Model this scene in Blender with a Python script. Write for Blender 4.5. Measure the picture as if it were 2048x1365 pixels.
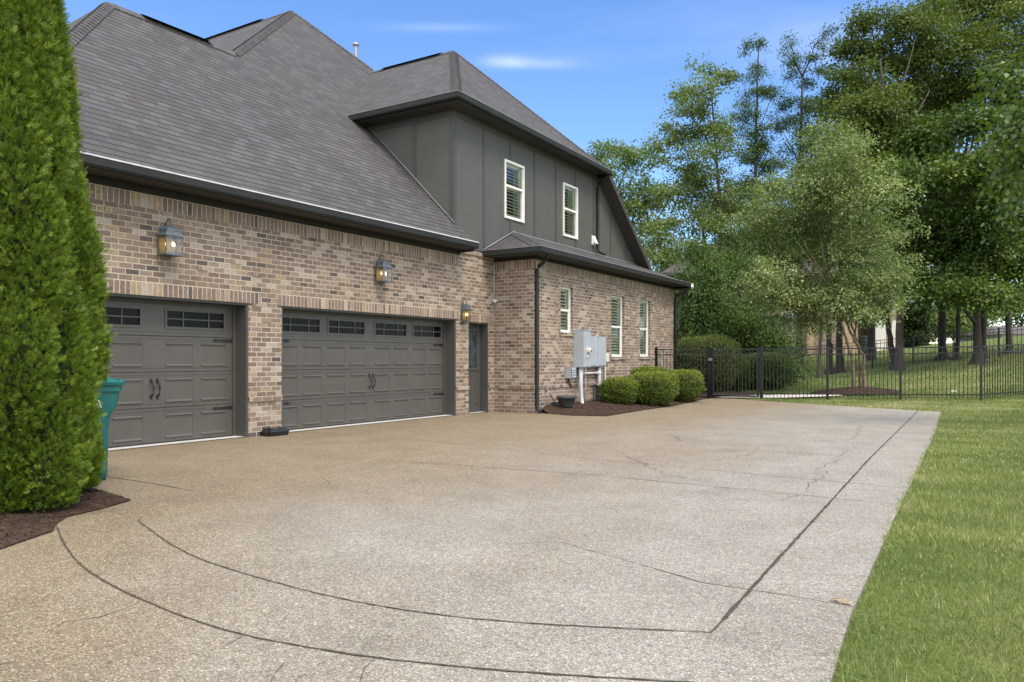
import bpy, math, random
import numpy as np
from mathutils import Vector
random.seed(7); RNG = np.random.default_rng(11)
for o in list(bpy.data.objects): bpy.data.objects.remove(o)
S = bpy.context.scene; COL = S.collection
# ---------------------------------------------------------------- camera
HC = 1.25; FP = 1540.0; TH = math.atan(966 / FP)
CAM = Vector((10.2, 0, HC))
FW = Vector((-math.sin(TH), math.cos(TH), 0)); RT = Vector((math.cos(TH), math.sin(TH), 0))
cd = bpy.data.cameras.new('camera'); cam = bpy.data.objects.new('camera', cd); COL.objects.link(cam)
cam.location = CAM; cam.rotation_euler = (math.radians(90), 0, TH)
cd.sensor_width = 36; cd.lens = 36 * FP / 2048; cd.shift_y = 37.5 / 2048; cd.clip_start = .1; cd.clip_end = 3000
S.camera = cam
# ---------------------------------------------------------------- world, sun, exposure
SUN_EL, SUN_AZ = math.radians(56), math.radians(-24)      # azimuth measured from +X towards +Y of where the sun stands
w = bpy.data.worlds.new('World'); S.world = w; w.use_nodes = True
nt = w.node_tree; nt.nodes.clear()
N = nt.nodes.new; L = nt.links.new
out = N('ShaderNodeOutputWorld'); bg = N('ShaderNodeBackground'); sky = N('ShaderNodeTexSky')
sky.sky_type = 'NISHITA'; sky.sun_disc = False; sky.sun_elevation = SUN_EL
sky.sun_rotation = math.radians(90) - SUN_AZ
sky.air_density = 1.0; sky.dust_density = 0.0; sky.ozone_density = 3.0
tc = N('ShaderNodeTexCoord'); mp = N('ShaderNodeMapping'); mp.inputs['Scale'].default_value = (2.2, 2.2, 13)
nz = N('ShaderNodeTexNoise'); nz.inputs['Scale'].default_value = 1.3; nz.inputs['Detail'].default_value = 5; nz.inputs['Roughness'].default_value = .55
cr = N('ShaderNodeValToRGB'); cr.color_ramp.elements[0].position = .52; cr.color_ramp.elements[1].position = .85
cr.color_ramp.elements[1].color = (.45, .45, .45, 1)
L(tc.outputs['Generated'], mp.inputs['Vector']); L(mp.outputs[0], nz.inputs['Vector']); L(nz.outputs['Fac'], cr.inputs['Fac'])
hs = N('ShaderNodeHueSaturation'); hs.inputs['Saturation'].default_value = 1.17; hs.inputs['Hue'].default_value = .508; hs.inputs['Value'].default_value = 1.12
L(sky.outputs[0], hs.inputs['Color'])
# one wisp of cloud above the roofs
def skydir(px, py):
    v = FW + RT * ((px - 1024) / FP) + Vector((0, 0, (720 - py) / FP)); return v.normalized()
c0 = skydir(1035, 124); tx = RT; tz = c0.cross(tx).normalized() * -1
def dotn(vec):
    d = N('ShaderNodeVectorMath'); d.operation = 'DOT_PRODUCT'; L(tc.outputs['Generated'], d.inputs[0]); d.inputs[1].default_value = vec; return d.outputs['Value']
def mth(op, a, b=None, clamp=False):
    m = N('ShaderNodeMath'); m.operation = op; m.use_clamp = clamp
    for i, v in enumerate((a, b)):
        if v is None: continue
        if isinstance(v, (int, float)): m.inputs[i].default_value = v
        else: L(v, m.inputs[i])
    return m.outputs[0]
nw = N('ShaderNodeTexNoise'); nw.inputs['Scale'].default_value = 14; nw.inputs['Detail'].default_value = 4
mw = N('ShaderNodeMapping'); mw.inputs['Scale'].default_value = (1, 1, 3); L(tc.outputs['Generated'], mw.inputs['Vector']); L(mw.outputs[0], nw.inputs['Vector'])
def lobe(px, py, wx, wz, amp):
    c = skydir(px, py); ax = mth('DIVIDE', mth('SUBTRACT', dotn(tx), c.dot(tx)), wx); az = mth('DIVIDE', mth('SUBTRACT', dotn(tz), c.dot(tz)), wz)
    rr = mth('ADD', mth('MULTIPLY', ax, ax), mth('MULTIPLY', az, az)); return mth('MULTIPLY', mth('POWER', 2.718, mth('MULTIPLY', rr, -1.0)), amp)
lob = mth('ADD', mth('ADD', lobe(1015, 123, .028, .0070, .15), lobe(1080, 128, .038, .0055, .10)), mth('ADD', lobe(880, 55, .07, .005, .05), lobe(1640, 80, .10, .03, .07)))
wisp = mth('MULTIPLY', lob, mth('ADD', .35, mth('MULTIPLY', nw.outputs['Fac'], 1.3)))
# bright clouds added out of view, overhead and behind, to whiten and soften the light
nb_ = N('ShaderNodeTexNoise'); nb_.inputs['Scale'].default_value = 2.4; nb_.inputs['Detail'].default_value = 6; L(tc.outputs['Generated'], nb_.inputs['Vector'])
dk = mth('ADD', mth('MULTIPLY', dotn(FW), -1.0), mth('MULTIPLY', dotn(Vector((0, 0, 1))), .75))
fill_clouds = mth('MULTIPLY', mth('ADD', mth('SUBTRACT', dk, .02), mth('MULTIPLY', mth('SUBTRACT', nb_.outputs['Fac'], .5), 1.4)), 2.2, True)
fac = mth('ADD', mth('ADD', mth('MULTIPLY', cr.outputs[0], .10), wisp), mth('MULTIPLY', fill_clouds, .85), True)
mix = N('ShaderNodeMix'); mix.data_type = 'RGBA'
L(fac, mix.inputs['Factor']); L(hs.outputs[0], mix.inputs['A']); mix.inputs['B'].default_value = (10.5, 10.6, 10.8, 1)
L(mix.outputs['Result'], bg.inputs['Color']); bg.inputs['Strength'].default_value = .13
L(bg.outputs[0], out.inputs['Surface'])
sd = bpy.data.lights.new('sun', 'SUN'); sun = bpy.data.objects.new('sun', sd); COL.objects.link(sun)
sd.energy = 1.9; sd.angle = math.radians(22); sd.color = (1, .90, .78)
sdir = Vector((math.cos(SUN_EL) * math.cos(SUN_AZ), math.cos(SUN_EL) * math.sin(SUN_AZ), math.sin(SUN_EL)))
sun.rotation_euler = sdir.to_track_quat('Z', 'Y').to_euler(); sun.location = sdir * 60
S.view_settings.view_transform = 'Standard'; S.view_settings.look = 'None'; S.view_settings.exposure = .80; S.view_settings.gamma = 1
S.render.engine = 'CYCLES'
# ---------------------------------------------------------------- material helpers
def mat(name, col, rough=.6, metal=0, spec=.4, noise=0, nscale=8, bump=0, bscale=40, bdist=.01):
    m = bpy.data.materials.new(name); m.use_nodes = True; t = m.node_tree; b = t.nodes['Principled BSDF']
    b.inputs['Base Color'].default_value = (*col, 1); b.inputs['Roughness'].default_value = rough
    b.inputs['Metallic'].default_value = metal; b.inputs['Specular IOR Level'].default_value = spec
    if noise or bump:
        c = t.nodes.new('ShaderNodeTexCoord')
    if noise:
        n = t.nodes.new('ShaderNodeTexNoise'); n.inputs['Scale'].default_value = nscale; n.inputs['Detail'].default_value = 6
        t.links.new(c.outputs['Object'], n.inputs['Vector'])
        r = t.nodes.new('ShaderNodeValToRGB'); r.color_ramp.elements[0].position = .3; r.color_ramp.elements[1].position = .7
        r.color_ramp.elements[0].color = (*[x * (1 - noise) for x in col], 1); r.color_ramp.elements[1].color = (*[min(1, x * (1 + noise)) for x in col], 1)
        t.links.new(n.outputs['Fac'], r.inputs['Fac']); t.links.new(r.outputs[0], b.inputs['Base Color'])
    if bump:
        n2 = t.nodes.new('ShaderNodeTexNoise'); n2.inputs['Scale'].default_value = bscale; n2.inputs['Detail'].default_value = 5
        t.links.new(c.outputs['Object'], n2.inputs['Vector'])
        bp = t.nodes.new('ShaderNodeBump'); bp.inputs['Strength'].default_value = bump; bp.inputs['Distance'].default_value = bdist
        t.links.new(n2.outputs['Fac'], bp.inputs['Height']); t.links.new(bp.outputs[0], b.inputs['Normal'])
    return m
def ramp(t, stops, interp='LINEAR'):
    r = t.nodes.new('ShaderNodeValToRGB'); e = r.color_ramp.elements; r.color_ramp.interpolation = interp
    while len(e) < len(stops): e.new(.5)
    for x, (p, c) in zip(e, stops): x.position = p; x.color = (*c, 1)
    return r
def mixc(t, fac, a, b, mode='MIX'):
    m = t.nodes.new('ShaderNodeMix'); m.data_type = 'RGBA'; m.blend_type = mode
    for k, v in (('Factor', fac), ('A', a), ('B', b)):
        if isinstance(v, (int, float)): m.inputs[k].default_value = v
        elif isinstance(v, tuple): m.inputs[k].default_value = (*v, 1)
        else: t.links.new(v, m.inputs[k])
    return m.outputs['Result']
def brick_mat(name, offset=.5, bw=.203, rh=.0813, gain=1.0):
    m = bpy.data.materials.new(name); m.use_nodes = True; t = m.node_tree; b = t.nodes['Principled BSDF']
    uv = t.nodes.new('ShaderNodeUVMap')
    wn = t.nodes.new('ShaderNodeTexNoise'); wn.inputs['Scale'].default_value = 14; wn.inputs['Detail'].default_value = 3
    t.links.new(uv.outputs[0], wn.inputs['Vector'])
    va = t.nodes.new('ShaderNodeVectorMath'); va.operation = 'MULTIPLY_ADD'
    t.links.new(wn.outputs['Color'], va.inputs[0]); va.inputs[1].default_value = (.007, .007, 0); t.links.new(uv.outputs[0], va.inputs[2])
    br = t.nodes.new('ShaderNodeTexBrick'); br.offset = offset
    for k, v in (('Scale', 1), ('Mortar Size', .0068), ('Mortar Smooth', .15), ('Bias', 0), ('Brick Width', bw), ('Row Height', rh)): br.inputs[k].default_value = v
    br.inputs['Color1'].default_value = (0, 0, 0, 1); br.inputs['Color2'].default_value = (1, 1, 1, 1); br.inputs['Mortar'].default_value = (.3, .3, .3, 1)
    t.links.new(va.outputs[0], br.inputs['Vector'])
    g = gain
    stops = [(0, (.168, .118, .094)), (.2, (.195, .142, .115)), (.21, (.215, .160, .128)), (.45, (.185, .134, .108)), (.46, (.255, .192, .145)), (.60, (.28, .215, .158)), (.61, (.21, .155, .125)), (.76, (.235, .178, .142)), (.77, (.33, .275, .215)), (.89, (.37, .31, .25)), (.90, (.30, .22, .145)), (.955, (.32, .24, .16)), (.956, (.085, .072, .064)), (1, (.12, .10, .09))]
    r = ramp(t, [(p, (c[0] * g * .95, c[1] * g * .98, c[2] * g * 1.05)) for p, c in stops])
    t.links.new(br.outputs['Color'], r.inputs['Fac'])
    st = t.nodes.new('ShaderNodeMapping'); st.inputs['Scale'].default_value = (90, 16, 1) if offset else (16, 90, 1); t.links.new(uv.outputs[0], st.inputs['Vector'])
    sn = t.nodes.new('ShaderNodeTexNoise'); sn.inputs['Scale'].default_value = 1; sn.inputs['Detail'].default_value = 4; t.links.new(st.outputs[0], sn.inputs['Vector'])
    sr = ramp(t, [(.3, (.66, .66, .66)), (.7, (1.34, 1.32, 1.28))]); t.links.new(sn.outputs['Fac'], sr.inputs['Fac'])
    c1 = mixc(t, 1.0, r.outputs[0], sr.outputs[0], 'MULTIPLY')
    # dark smudges that sit on some bricks only
    dn = t.nodes.new('ShaderNodeTexNoise'); dn.inputs['Scale'].default_value = 7.5; dn.inputs['Detail'].default_value = 2; t.links.new(uv.outputs[0], dn.inputs['Vector'])
    dr = ramp(t, [(.66, (0, 0, 0)), (.72, (.7, .7, .7))]); t.links.new(dn.outputs['Fac'], dr.inputs['Fac'])
    c2 = mixc(t, dr.outputs[0], c1, (.12 * g, .10 * g, .088 * g))
    mn = t.nodes.new('ShaderNodeTexNoise'); mn.inputs['Scale'].default_value = 1.1; mn.inputs['Detail'].default_value = 3; t.links.new(uv.outputs[0], mn.inputs['Vector'])
    mr = ramp(t, [(.35, (.40 * g, .33 * g, .21 * g)), (.65, (.50 * g, .44 * g, .34 * g))]); t.links.new(mn.outputs['Fac'], mr.inputs['Fac'])
    c3 = mixc(t, br.outputs['Fac'], c2, mr.outputs[0])
    t.links.new(c3, b.inputs['Base Color']); b.inputs['Roughness'].default_value = .88; b.inputs['Specular IOR Level'].default_value = .25
    ma = t.nodes.new('ShaderNodeMath'); ma.operation = 'MULTIPLY_ADD'; t.links.new(br.outputs['Fac'], ma.inputs[0]); ma.inputs[1].default_value = -1
    t.links.new(sn.outputs['Fac'], ma.inputs[2])
    bp = t.nodes.new('ShaderNodeBump'); bp.inputs['Strength'].default_value = .6; bp.inputs['Distance'].default_value = .006
    t.links.new(ma.outputs[0], bp.inputs['Height']); t.links.new(bp.outputs[0], b.inputs['Normal'])
    return m
def shingle_mat(name, cap=False):
    m = bpy.data.materials.new(name); m.use_nodes = True; t = m.node_tree; b = t.nodes['Principled BSDF']
    uv = t.nodes.new('ShaderNodeUVMap')
    def brk(wd, rh, off, ms):
        br = t.nodes.new('ShaderNodeTexBrick'); br.offset = off; br.offset_frequency = 2; br.squash = 1.0
        for k, v in (('Scale', 1), ('Mortar Size', ms), ('Mortar Smooth', .3), ('Bias', 0), ('Brick Width', wd), ('Row Height', rh)): br.inputs[k].default_value = v
        br.inputs['Color1'].default_value = (0, 0, 0, 1); br.inputs['Color2'].default_value = (1, 1, 1, 1); br.inputs['Mortar'].default_value = (.5, .5, .5, 1)
        t.links.new(uv.outputs[0], br.inputs['Vector']); return br
    a = brk(.23, .143, .43, .0035)
    r = ramp(t, [(0, (.064, .062, .063)), (.35, (.075, .073, .074)), (.36, (.080, .079, .081)), (.7, (.076, .070, .068)), (.71, (.086, .084, .087)), (1, (.094, .092, .096))]); t.links.new(a.outputs['Color'], r.inputs['Fac'])
    n = t.nodes.new('ShaderNodeTexNoise'); n.inputs['Scale'].default_value = 90; n.inputs['Detail'].default_value = 3; t.links.new(uv.outputs[0], n.inputs['Vector'])
    nr = ramp(t, [(.3, (.72, .72, .72)), (.7, (1.3, 1.3, 1.3))]); t.links.new(n.outputs['Fac'], nr.inputs['Fac'])
    n2 = t.nodes.new('ShaderNodeTexNoise'); n2.inputs['Scale'].default_value = .7; n2.inputs['Detail'].default_value = 4; t.links.new(uv.outputs[0], n2.inputs['Vector'])
    n2r = ramp(t, [(.3, (.90, .90, .91)), (.7, (1.1, 1.08, 1.07))]); t.links.new(n2.outputs['Fac'], n2r.inputs['Fac'])
    c = mixc(t, 1.0, mixc(t, 1.0, r.outputs[0], nr.outputs[0], 'MULTIPLY'), n2r.outputs[0], 'MULTIPLY')
    # the butt edge of each course
    sp = t.nodes.new('ShaderNodeSeparateXYZ'); t.links.new(uv.outputs[0], sp.inputs[0])
    fr = t.nodes.new('ShaderNodeMath'); fr.operation = 'DIVIDE'; t.links.new(sp.outputs['Y'], fr.inputs[0]); fr.inputs[1].default_value = .143
    f2 = t.nodes.new('ShaderNodeMath'); f2.operation = 'FRACT'; t.links.new(fr.outputs[0], f2.inputs[0])
    er = ramp(t, [(0, (1, 1, 1)), (.10, (1, 1, 1)), (.20, (0, 0, 0)), (.99, (0, 0, 0)), (1, (1, 1, 1))]); t.links.new(f2.outputs[0], er.inputs['Fac'])
    t.links.new(mixc(t, er.outputs[0], mixc(t, a.outputs['Fac'], c, (.045, .038, .038)), (.020, .017, .017)) if not cap else c, b.inputs['Base Color'])
    b.inputs['Roughness'].default_value = .85; b.inputs['Specular IOR Level'].default_value = .3
    bp = t.nodes.new('ShaderNodeBump'); bp.inputs['Strength'].default_value = .5; bp.inputs['Distance'].default_value = .01
    inv = t.nodes.new('ShaderNodeMath'); inv.operation = 'SUBTRACT'; t.links.new(n.outputs['Fac'], inv.inputs[0]); t.links.new(f2.outputs[0], inv.inputs[1])
    t.links.new(inv.outputs[0], bp.inputs['Height']); t.links.new(bp.outputs[0], b.inputs['Normal'])
    return m
def drive_mat():
    m = bpy.data.materials.new('exposed aggregate'); m.use_nodes = True; t = m.node_tree; b = t.nodes['Principled BSDF']
    tc = t.nodes.new('ShaderNodeTexCoord')
    def vor(sc, feat='F1'):
        v = t.nodes.new('ShaderNodeTexVoronoi'); v.feature = feat; v.inputs['Scale'].default_value = sc; v.inputs['Randomness'].default_value = 1; t.links.new(tc.outputs['Object'], v.inputs['Vector']); return v
    def noi(sc, det=4, ro=.5):
        v = t.nodes.new('ShaderNodeTexNoise'); v.inputs['Scale'].default_value = sc; v.inputs['Detail'].default_value = det; v.inputs['Roughness'].default_value = ro; t.links.new(tc.outputs['Object'], v.inputs['Vector']); return v
    v1 = vor(115)
    sx = t.nodes.new('ShaderNodeSeparateColor'); t.links.new(v1.outputs['Color'], sx.inputs[0])
    gray = ramp(t, [(0, (.22, .208, .185)), (.25, (.31, .30, .272)), (.5, (.365, .357, .327)), (.72, (.42, .41, .378)), (.82, (.37, .315, .24)), (.90, (.29, .24, .18)), (.95, (.50, .495, .465)), (1, (.57, .56, .53))]); t.links.new(sx.outputs[0], gray.inputs['Fac'])
    warm = ramp(t, [(0, (.15, .120, .080)), (.25, (.235, .192, .130)), (.5, (.295, .247, .172)), (.72, (.35, .302, .22)), (.82, (.33, .235, .135)), (.91, (.24, .165, .095)), (.95, (.44, .405, .33)), (1, (.51, .48, .41))]); t.links.new(sx.outputs[0], warm.inputs['Fac'])
    # slab colour warm towards the house, greyer away from it
    sp = t.nodes.new('ShaderNodeSeparateXYZ'); t.links.new(tc.outputs['Object'], sp.inputs[0])
    def mm(op, a, b2=None, c2=None):
        q = t.nodes.new('ShaderNodeMath'); q.operation = op
        for i, v in enumerate((a, b2, c2)):
            if v is None: continue
            if isinstance(v, (int, float)): q.inputs[i].default_value = v
            else: t.links.new(v, q.inputs[i])
        return q.outputs[0]
    n1 = noi(.35, 4)
    g = mm('ADD', mm('MULTIPLY', mm('SUBTRACT', mm('SUBTRACT', sp.outputs['X'], 4.3), mm('MULTIPLY', mm('MAXIMUM', mm('SUBTRACT', 3.6, sp.outputs['Y']), 0), 1.0)), .26), mm('MULTIPLY', mm('SUBTRACT', n1.outputs['Fac'], .5), 1.6))
    lf = mm('MULTIPLY', mm('SUBTRACT', 7.6, sp.outputs['X']), mm('LESS_THAN', sp.outputs['Y'], -99.0))
    gg = ramp(t, [(0, (0, 0, 0)), (.9, (1, 1, 1))]); t.links.new(g, gg.inputs['Fac'])
    c = mixc(t, gg.outputs[0], warm.outputs[0], gray.outputs[0])
    n2 = noi(1.6, 6, .6); r2 = ramp(t, [(.3, (.88, .87, .85)), (.7, (1.12, 1.12, 1.12))]); t.links.new(n2.outputs['Fac'], r2.inputs['Fac'])
    c = mixc(t, 1.0, c, r2.outputs[0], 'MULTIPLY')
    n3 = noi(22, 3, .6); r3 = ramp(t, [(.3, (.86, .86, .86)), (.7, (1.12, 1.12, 1.12))]); t.links.new(n3.outputs['Fac'], r3.inputs['Fac'])
    c = mixc(t, 1.0, c, r3.outputs[0], 'MULTIPLY')
    d = ramp(t, [(.25, (1, 1, 1)), (.65, (.62, .6, .57))]); t.links.new(v1.outputs['Distance'], d.inputs['Fac'])
    md = mm('MULTIPLY', v1.outputs['Distance'], 1.0); t.links.new(md, d.inputs['Fac'])
    c = mixc(t, 1.0, c, d.outputs[0], 'MULTIPLY'); c = mixc(t, 1.0, c, (1.02, 1.0, .965), 'MULTIPLY')
    n4 = noi(.9, 5, .6); r4 = ramp(t, [(.60, (1, 1, 1)), (.70, (.86, .85, .84))]); t.links.new(n4.outputs['Fac'], r4.inputs['Fac']); c = mixc(t, 1.0, c, r4.outputs[0], 'MULTIPLY')
    t.links.new(c, b.inputs['Base Color']); b.inputs['Roughness'].default_value = .62; b.inputs['Specular IOR Level'].default_value = .45
    bp = t.nodes.new('ShaderNodeBump'); bp.inputs['Strength'].default_value = .5; bp.inputs['Distance'].default_value = .004; bp.invert = True
    t.links.new(v1.outputs['Distance'], bp.inputs['Height']); t.links.new(bp.outputs[0], b.inputs['Normal'])
    return m
def leaf_mat(name, stops, transl=.25, rough=.5, spec=.35):
    m = bpy.data.materials.new(name); m.use_nodes = True; t = m.node_tree; b = t.nodes['Principled BSDF']; o = t.nodes['Material Output']
    a = t.nodes.new('ShaderNodeAttribute'); a.attribute_name = 'tint'
    r = ramp(t, stops); t.links.new(a.outputs['Fac'], r.inputs['Fac'])
    t.links.new(r.outputs[0], b.inputs['Base Color']); b.inputs['Roughness'].default_value = rough; b.inputs['Specular IOR Level'].default_value = spec
    if transl:
        tr = t.nodes.new('ShaderNodeBsdfTranslucent'); t.links.new(mixc(t, 1.0, r.outputs[0], (1.3, 1.5, .6), 'MULTIPLY'), tr.inputs['Color'])
        mx = t.nodes.new('ShaderNodeMixShader'); mx.inputs[0].default_value = transl
        t.links.new(b.outputs[0], mx.inputs[1]); t.links.new(tr.outputs[0], mx.inputs[2]); t.links.new(mx.outputs[0], o.inputs['Surface'])
    return m
def ground_mat(name, stops, scale, bscale, bdist, stops2=None):
    m = bpy.data.materials.new(name); m.use_nodes = True; t = m.node_tree; b = t.nodes['Principled BSDF']
    tc = t.nodes.new('ShaderNodeTexCoord')
    n = t.nodes.new('ShaderNodeTexNoise'); n.inputs['Scale'].default_value = scale; n.inputs['Detail'].default_value = 8; n.inputs['Roughness'].default_value = .65; t.links.new(tc.outputs['Object'], n.inputs['Vector'])
    r = ramp(t, stops); t.links.new(n.outputs['Fac'], r.inputs['Fac']); c = r.outputs[0]
    n2 = t.nodes.new('ShaderNodeTexNoise'); n2.inputs['Scale'].default_value = bscale; n2.inputs['Detail'].default_value = 4; n2.inputs['Roughness'].default_value = .7; t.links.new(tc.outputs['Object'], n2.inputs['Vector'])
    r2 = ramp(t, [(.3, (.55, .55, .55)), (.7, (1.5, 1.5, 1.4))]); t.links.new(n2.outputs['Fac'], r2.inputs['Fac'])
    c = mixc(t, 1.0, c, r2.outputs[0], 'MULTIPLY'); t.links.new(c, b.inputs['Base Color'])
    b.inputs['Roughness'].default_value = .95; b.inputs['Specular IOR Level'].default_value = .15
    bp = t.nodes.new('ShaderNodeBump'); bp.inputs['Strength'].default_value = .8; bp.inputs['Distance'].default_value = bdist
    t.links.new(n2.outputs['Fac'], bp.inputs['Height']); t.links.new(bp.outputs[0], b.inputs['Normal'])
    return m
def glass_mat(name, tint, base=.06, ior=1.5, rough=.02):
    m = bpy.data.materials.new(name); m.use_nodes = True; t = m.node_tree; o = t.nodes['Material Output']; t.nodes.remove(t.nodes['Principled BSDF'])
    tr = t.nodes.new('ShaderNodeBsdfTransparent'); tr.inputs[0].default_value = (*tint, 1)
    gl = t.nodes.new('ShaderNodeBsdfGlossy'); gl.inputs['Roughness'].default_value = rough
    fr = t.nodes.new('ShaderNodeFresnel'); fr.inputs[0].default_value = ior
    ad = t.nodes.new('ShaderNodeMath'); ad.operation = 'ADD'; ad.inputs[1].default_value = base; t.links.new(fr.outputs[0], ad.inputs[0])
    mx = t.nodes.new('ShaderNodeMixShader'); t.links.new(ad.outputs[0], mx.inputs[0]); t.links.new(tr.outputs[0], mx.inputs[1]); t.links.new(gl.outputs[0], mx.inputs[2])
    t.links.new(mx.outputs[0], o.inputs['Surface']); return m
def emit_mat(name, col, s):
    m = bpy.data.materials.new(name); m.use_nodes = True; b = m.node_tree.nodes['Principled BSDF']
    b.inputs['Base Color'].default_value = (*col, 1); b.inputs['Emission Color'].default_value = (*col, 1); b.inputs['Emission Strength'].default_value = s; return m
M = dict(
    brick=brick_mat('brown brick'), soldier=brick_mat('soldier brick', offset=0.0),
    siding=mat('grey siding paint', (.088, .086, .076), .55, spec=.4, noise=.07, nscale=3, bump=.55, bscale=55, bdist=.006),
    trim=mat('grey trim paint', (.066, .064, .060), .5, spec=.4, noise=.05, nscale=5),
    door=mat('grey door paint', (.082, .074, .064), .36, spec=.5, noise=.08, nscale=3, bump=.2, bscale=120, bdist=.002),
    gutter=mat('dark gutter metal', (.026, .028, .026), .6, spec=.2, noise=.1, nscale=3),
    drip=mat('aluminium drip edge', (.55, .56, .56), .4, metal=.0, noise=.15, nscale=6),
    dripgrey=mat('dull drip edge', (.26, .28, .30), .45, noise=.1), soffit=mat('soffit vinyl', (.055, .050, .045), .6, noise=.06), shingle=shingle_mat('asphalt shingle'), cap=shingle_mat('ridge cap', True),
    frieze=mat('black frieze board', (.012, .011, .010), .7),
    dark=mat('dark room', (.012, .013, .014), .9), blackglass=mat('black glass', (.004, .004, .005), .12, spec=.12, noise=.3, nscale=2),
    black=mat('black iron', (.012, .012, .013), .45, spec=.5, noise=.2, nscale=30), white=mat('white vinyl', (.72, .71, .67), .45, noise=.04, nscale=5),
    louver=mat('cream louver', (.90, .89, .76), .5, noise=.05), jamb=mat('white jamb', (.80, .86, .80), .5, noise=.05, nscale=3), glass=glass_mat('window glass', (.95, 1.0, .96), .02),
    apron=mat('pale concrete', (.52, .51, .48), .8, noise=.1, nscale=12, bump=.2), walk=mat('pale walkway', (.62, .58, .53), .8, noise=.08, nscale=6, bump=.2),
    drive=drive_mat(), joint=mat('joint filler', (.060, .050, .036), .95, noise=.5, nscale=25), crack=mat('crack dirt', (.10, .088, .072), .95, noise=.4, nscale=15),
    scuff=mat('scuffed cement', (.45, .40, .34), .8, noise=.2, nscale=10),
    mulch=ground_mat('brown mulch', [(.3, (.038, .025, .019)), (.5, (.066, .042, .031)), (.7, (.11, .074, .056))], 9, 55, .03),
    mulchchip=leaf_mat('mulch chips', [(0, (.024, .016, .012)), (.5, (.062, .040, .030)), (.9, (.11, .074, .056)), (1, (.26, .19, .14))], 0, .9, .2),
    lawn=ground_mat('lawn soil and thatch', [(.3, (.085, .125, .032)), (.5, (.125, .160, .045)), (.72, (.18, .19, .07))], .8, 30, .03),
    blade=leaf_mat('grass blade', [(0, (.095, .135, .040)), (.35, (.175, .222, .066)), (.6, (.26, .29, .108)), (.85, (.37, .355, .18)), (1, (.54, .47, .29))], .25, .55, .3),
    arbor=leaf_mat('arborvitae leaf', [(0, (.028, .060, .008)), (.3, (.080, .140, .014)), (.65, (.165, .240, .024)), (1, (.29, .35, .055))], .18, .5, .3),
    arborin=mat('dark plant core', (.010, .018, .004), .95, noise=.4, nscale=12),  # dark core surface set inside the foliage
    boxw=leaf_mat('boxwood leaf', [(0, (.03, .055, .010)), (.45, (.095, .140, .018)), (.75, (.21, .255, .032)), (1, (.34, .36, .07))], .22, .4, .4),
    birchleaf=leaf_mat('birch leaf', [(0, (.075, .11, .040)), (.5, (.185, .235, .085)), (.85, (.34, .39, .165)), (1, (.50, .53, .28))], .28, .5, .35),
    oakleaf=leaf_mat('oak leaf', [(0, (.045, .070, .020)), (.5, (.105, .140, .034)), (.85, (.18, .215, .05)), (1, (.26, .28, .08))], .28, .5, .35),
    paleleaf=leaf_mat('pale oak leaf', [(0, (.07, .11, .038)), (.5, (.155, .205, .07)), (1, (.29, .34, .13))], .28, .5, .35),
    mapleleaf=leaf_mat('maple leaf', [(0, (.026, .052, .012)), (.45, (.068, .115, .020)), (.8, (.16, .215, .030)), (1, (.26, .31, .05))], .28, .4, .4),
    darkleaf=leaf_mat('dark conifer leaf', [(0, (.020, .034, .012)), (.5, (.048, .07, .022)), (1, (.10, .125, .04))], .15, .6, .25),
    conifer=leaf_mat('conifer leaf', [(0, (.028, .058, .013)), (.5, (.065, .115, .022)), (.85, (.12, .18, .032)), (1, (.19, .24, .05))], .2, .55, .3),
    bark=mat('grey bark', (.066, .055, .043), .95, noise=.35, nscale=9, bump=.9, bscale=18, bdist=.04), barkdark=mat('dark bark', (.034, .028, .024), .95, noise=.35, nscale=9, bump=.8, bscale=18, bdist=.03),
    birch=mat('peeling birch bark', (.17, .125, .088), .85, noise=.5, nscale=12, bump=.8, bscale=25, bdist=.02),
    fence=mat('black fence paint', (.008, .009, .011), .35, spec=.5, noise=.2, nscale=10), bin=mat('teal bin plastic', (.006, .125, .118), .42, spec=.5, noise=.06, nscale=5, bump=.1, bscale=150, bdist=.001),
    binwhite=mat('white lettering', (.75, .78, .76), .6), plastic=mat('black plastic', (.012, .012, .013), .28, spec=.5, noise=.2, nscale=8), pot=mat('grey plastic pot', (.045, .047, .052), .5, noise=.2, nscale=9),
    metalbox=mat('grey painted steel', (.40, .43, .47), .42, metal=.2, spec=.5, noise=.06, nscale=4), pvc=mat('grey conduit', (.42, .44, .47), .5, noise=.08, nscale=6), greyd=mat('weathered grey steel', (.16, .17, .17), .6, noise=.2, nscale=9),
    copper=mat('weathered lantern metal', (.15, .175, .20), .5, metal=.6, noise=.35, nscale=25), lampglass=glass_mat('seeded lantern glass', (.90, .80, .60), .07), lampback=mat('lantern reflector', (.55, .47, .32), .5, noise=.12, nscale=20), flame=emit_mat('lit bulb', (1, .72, .42), 3.2),
    candle=mat('candle sleeve', (.7, .62, .45), .6), brick2=brick_mat('neighbour brick', gain=.95), roof2=mat('neighbour shingles', (.10, .09, .08), .9, noise=.25, nscale=4), tan=mat('tan stone', (.34, .26, .17), .8, noise=.15), cream=mat('cream paint', (.58, .55, .50), .6, noise=.04),
    steel=mat('galvanised pipe', (.35, .36, .37), .4, metal=.5, noise=.1), doorglass=mat('reflecting door glass', (.035, .05, .06), .08, spec=.8, noise=.6, nscale=5), rock=mat('pale rock', (.5, .48, .43), .8, noise=.2), oldgreen=mat('dark green plastic', (.02, .05, .045), .5), straw=mat('dry straw', (.42, .33, .2), .9),
)
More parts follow.
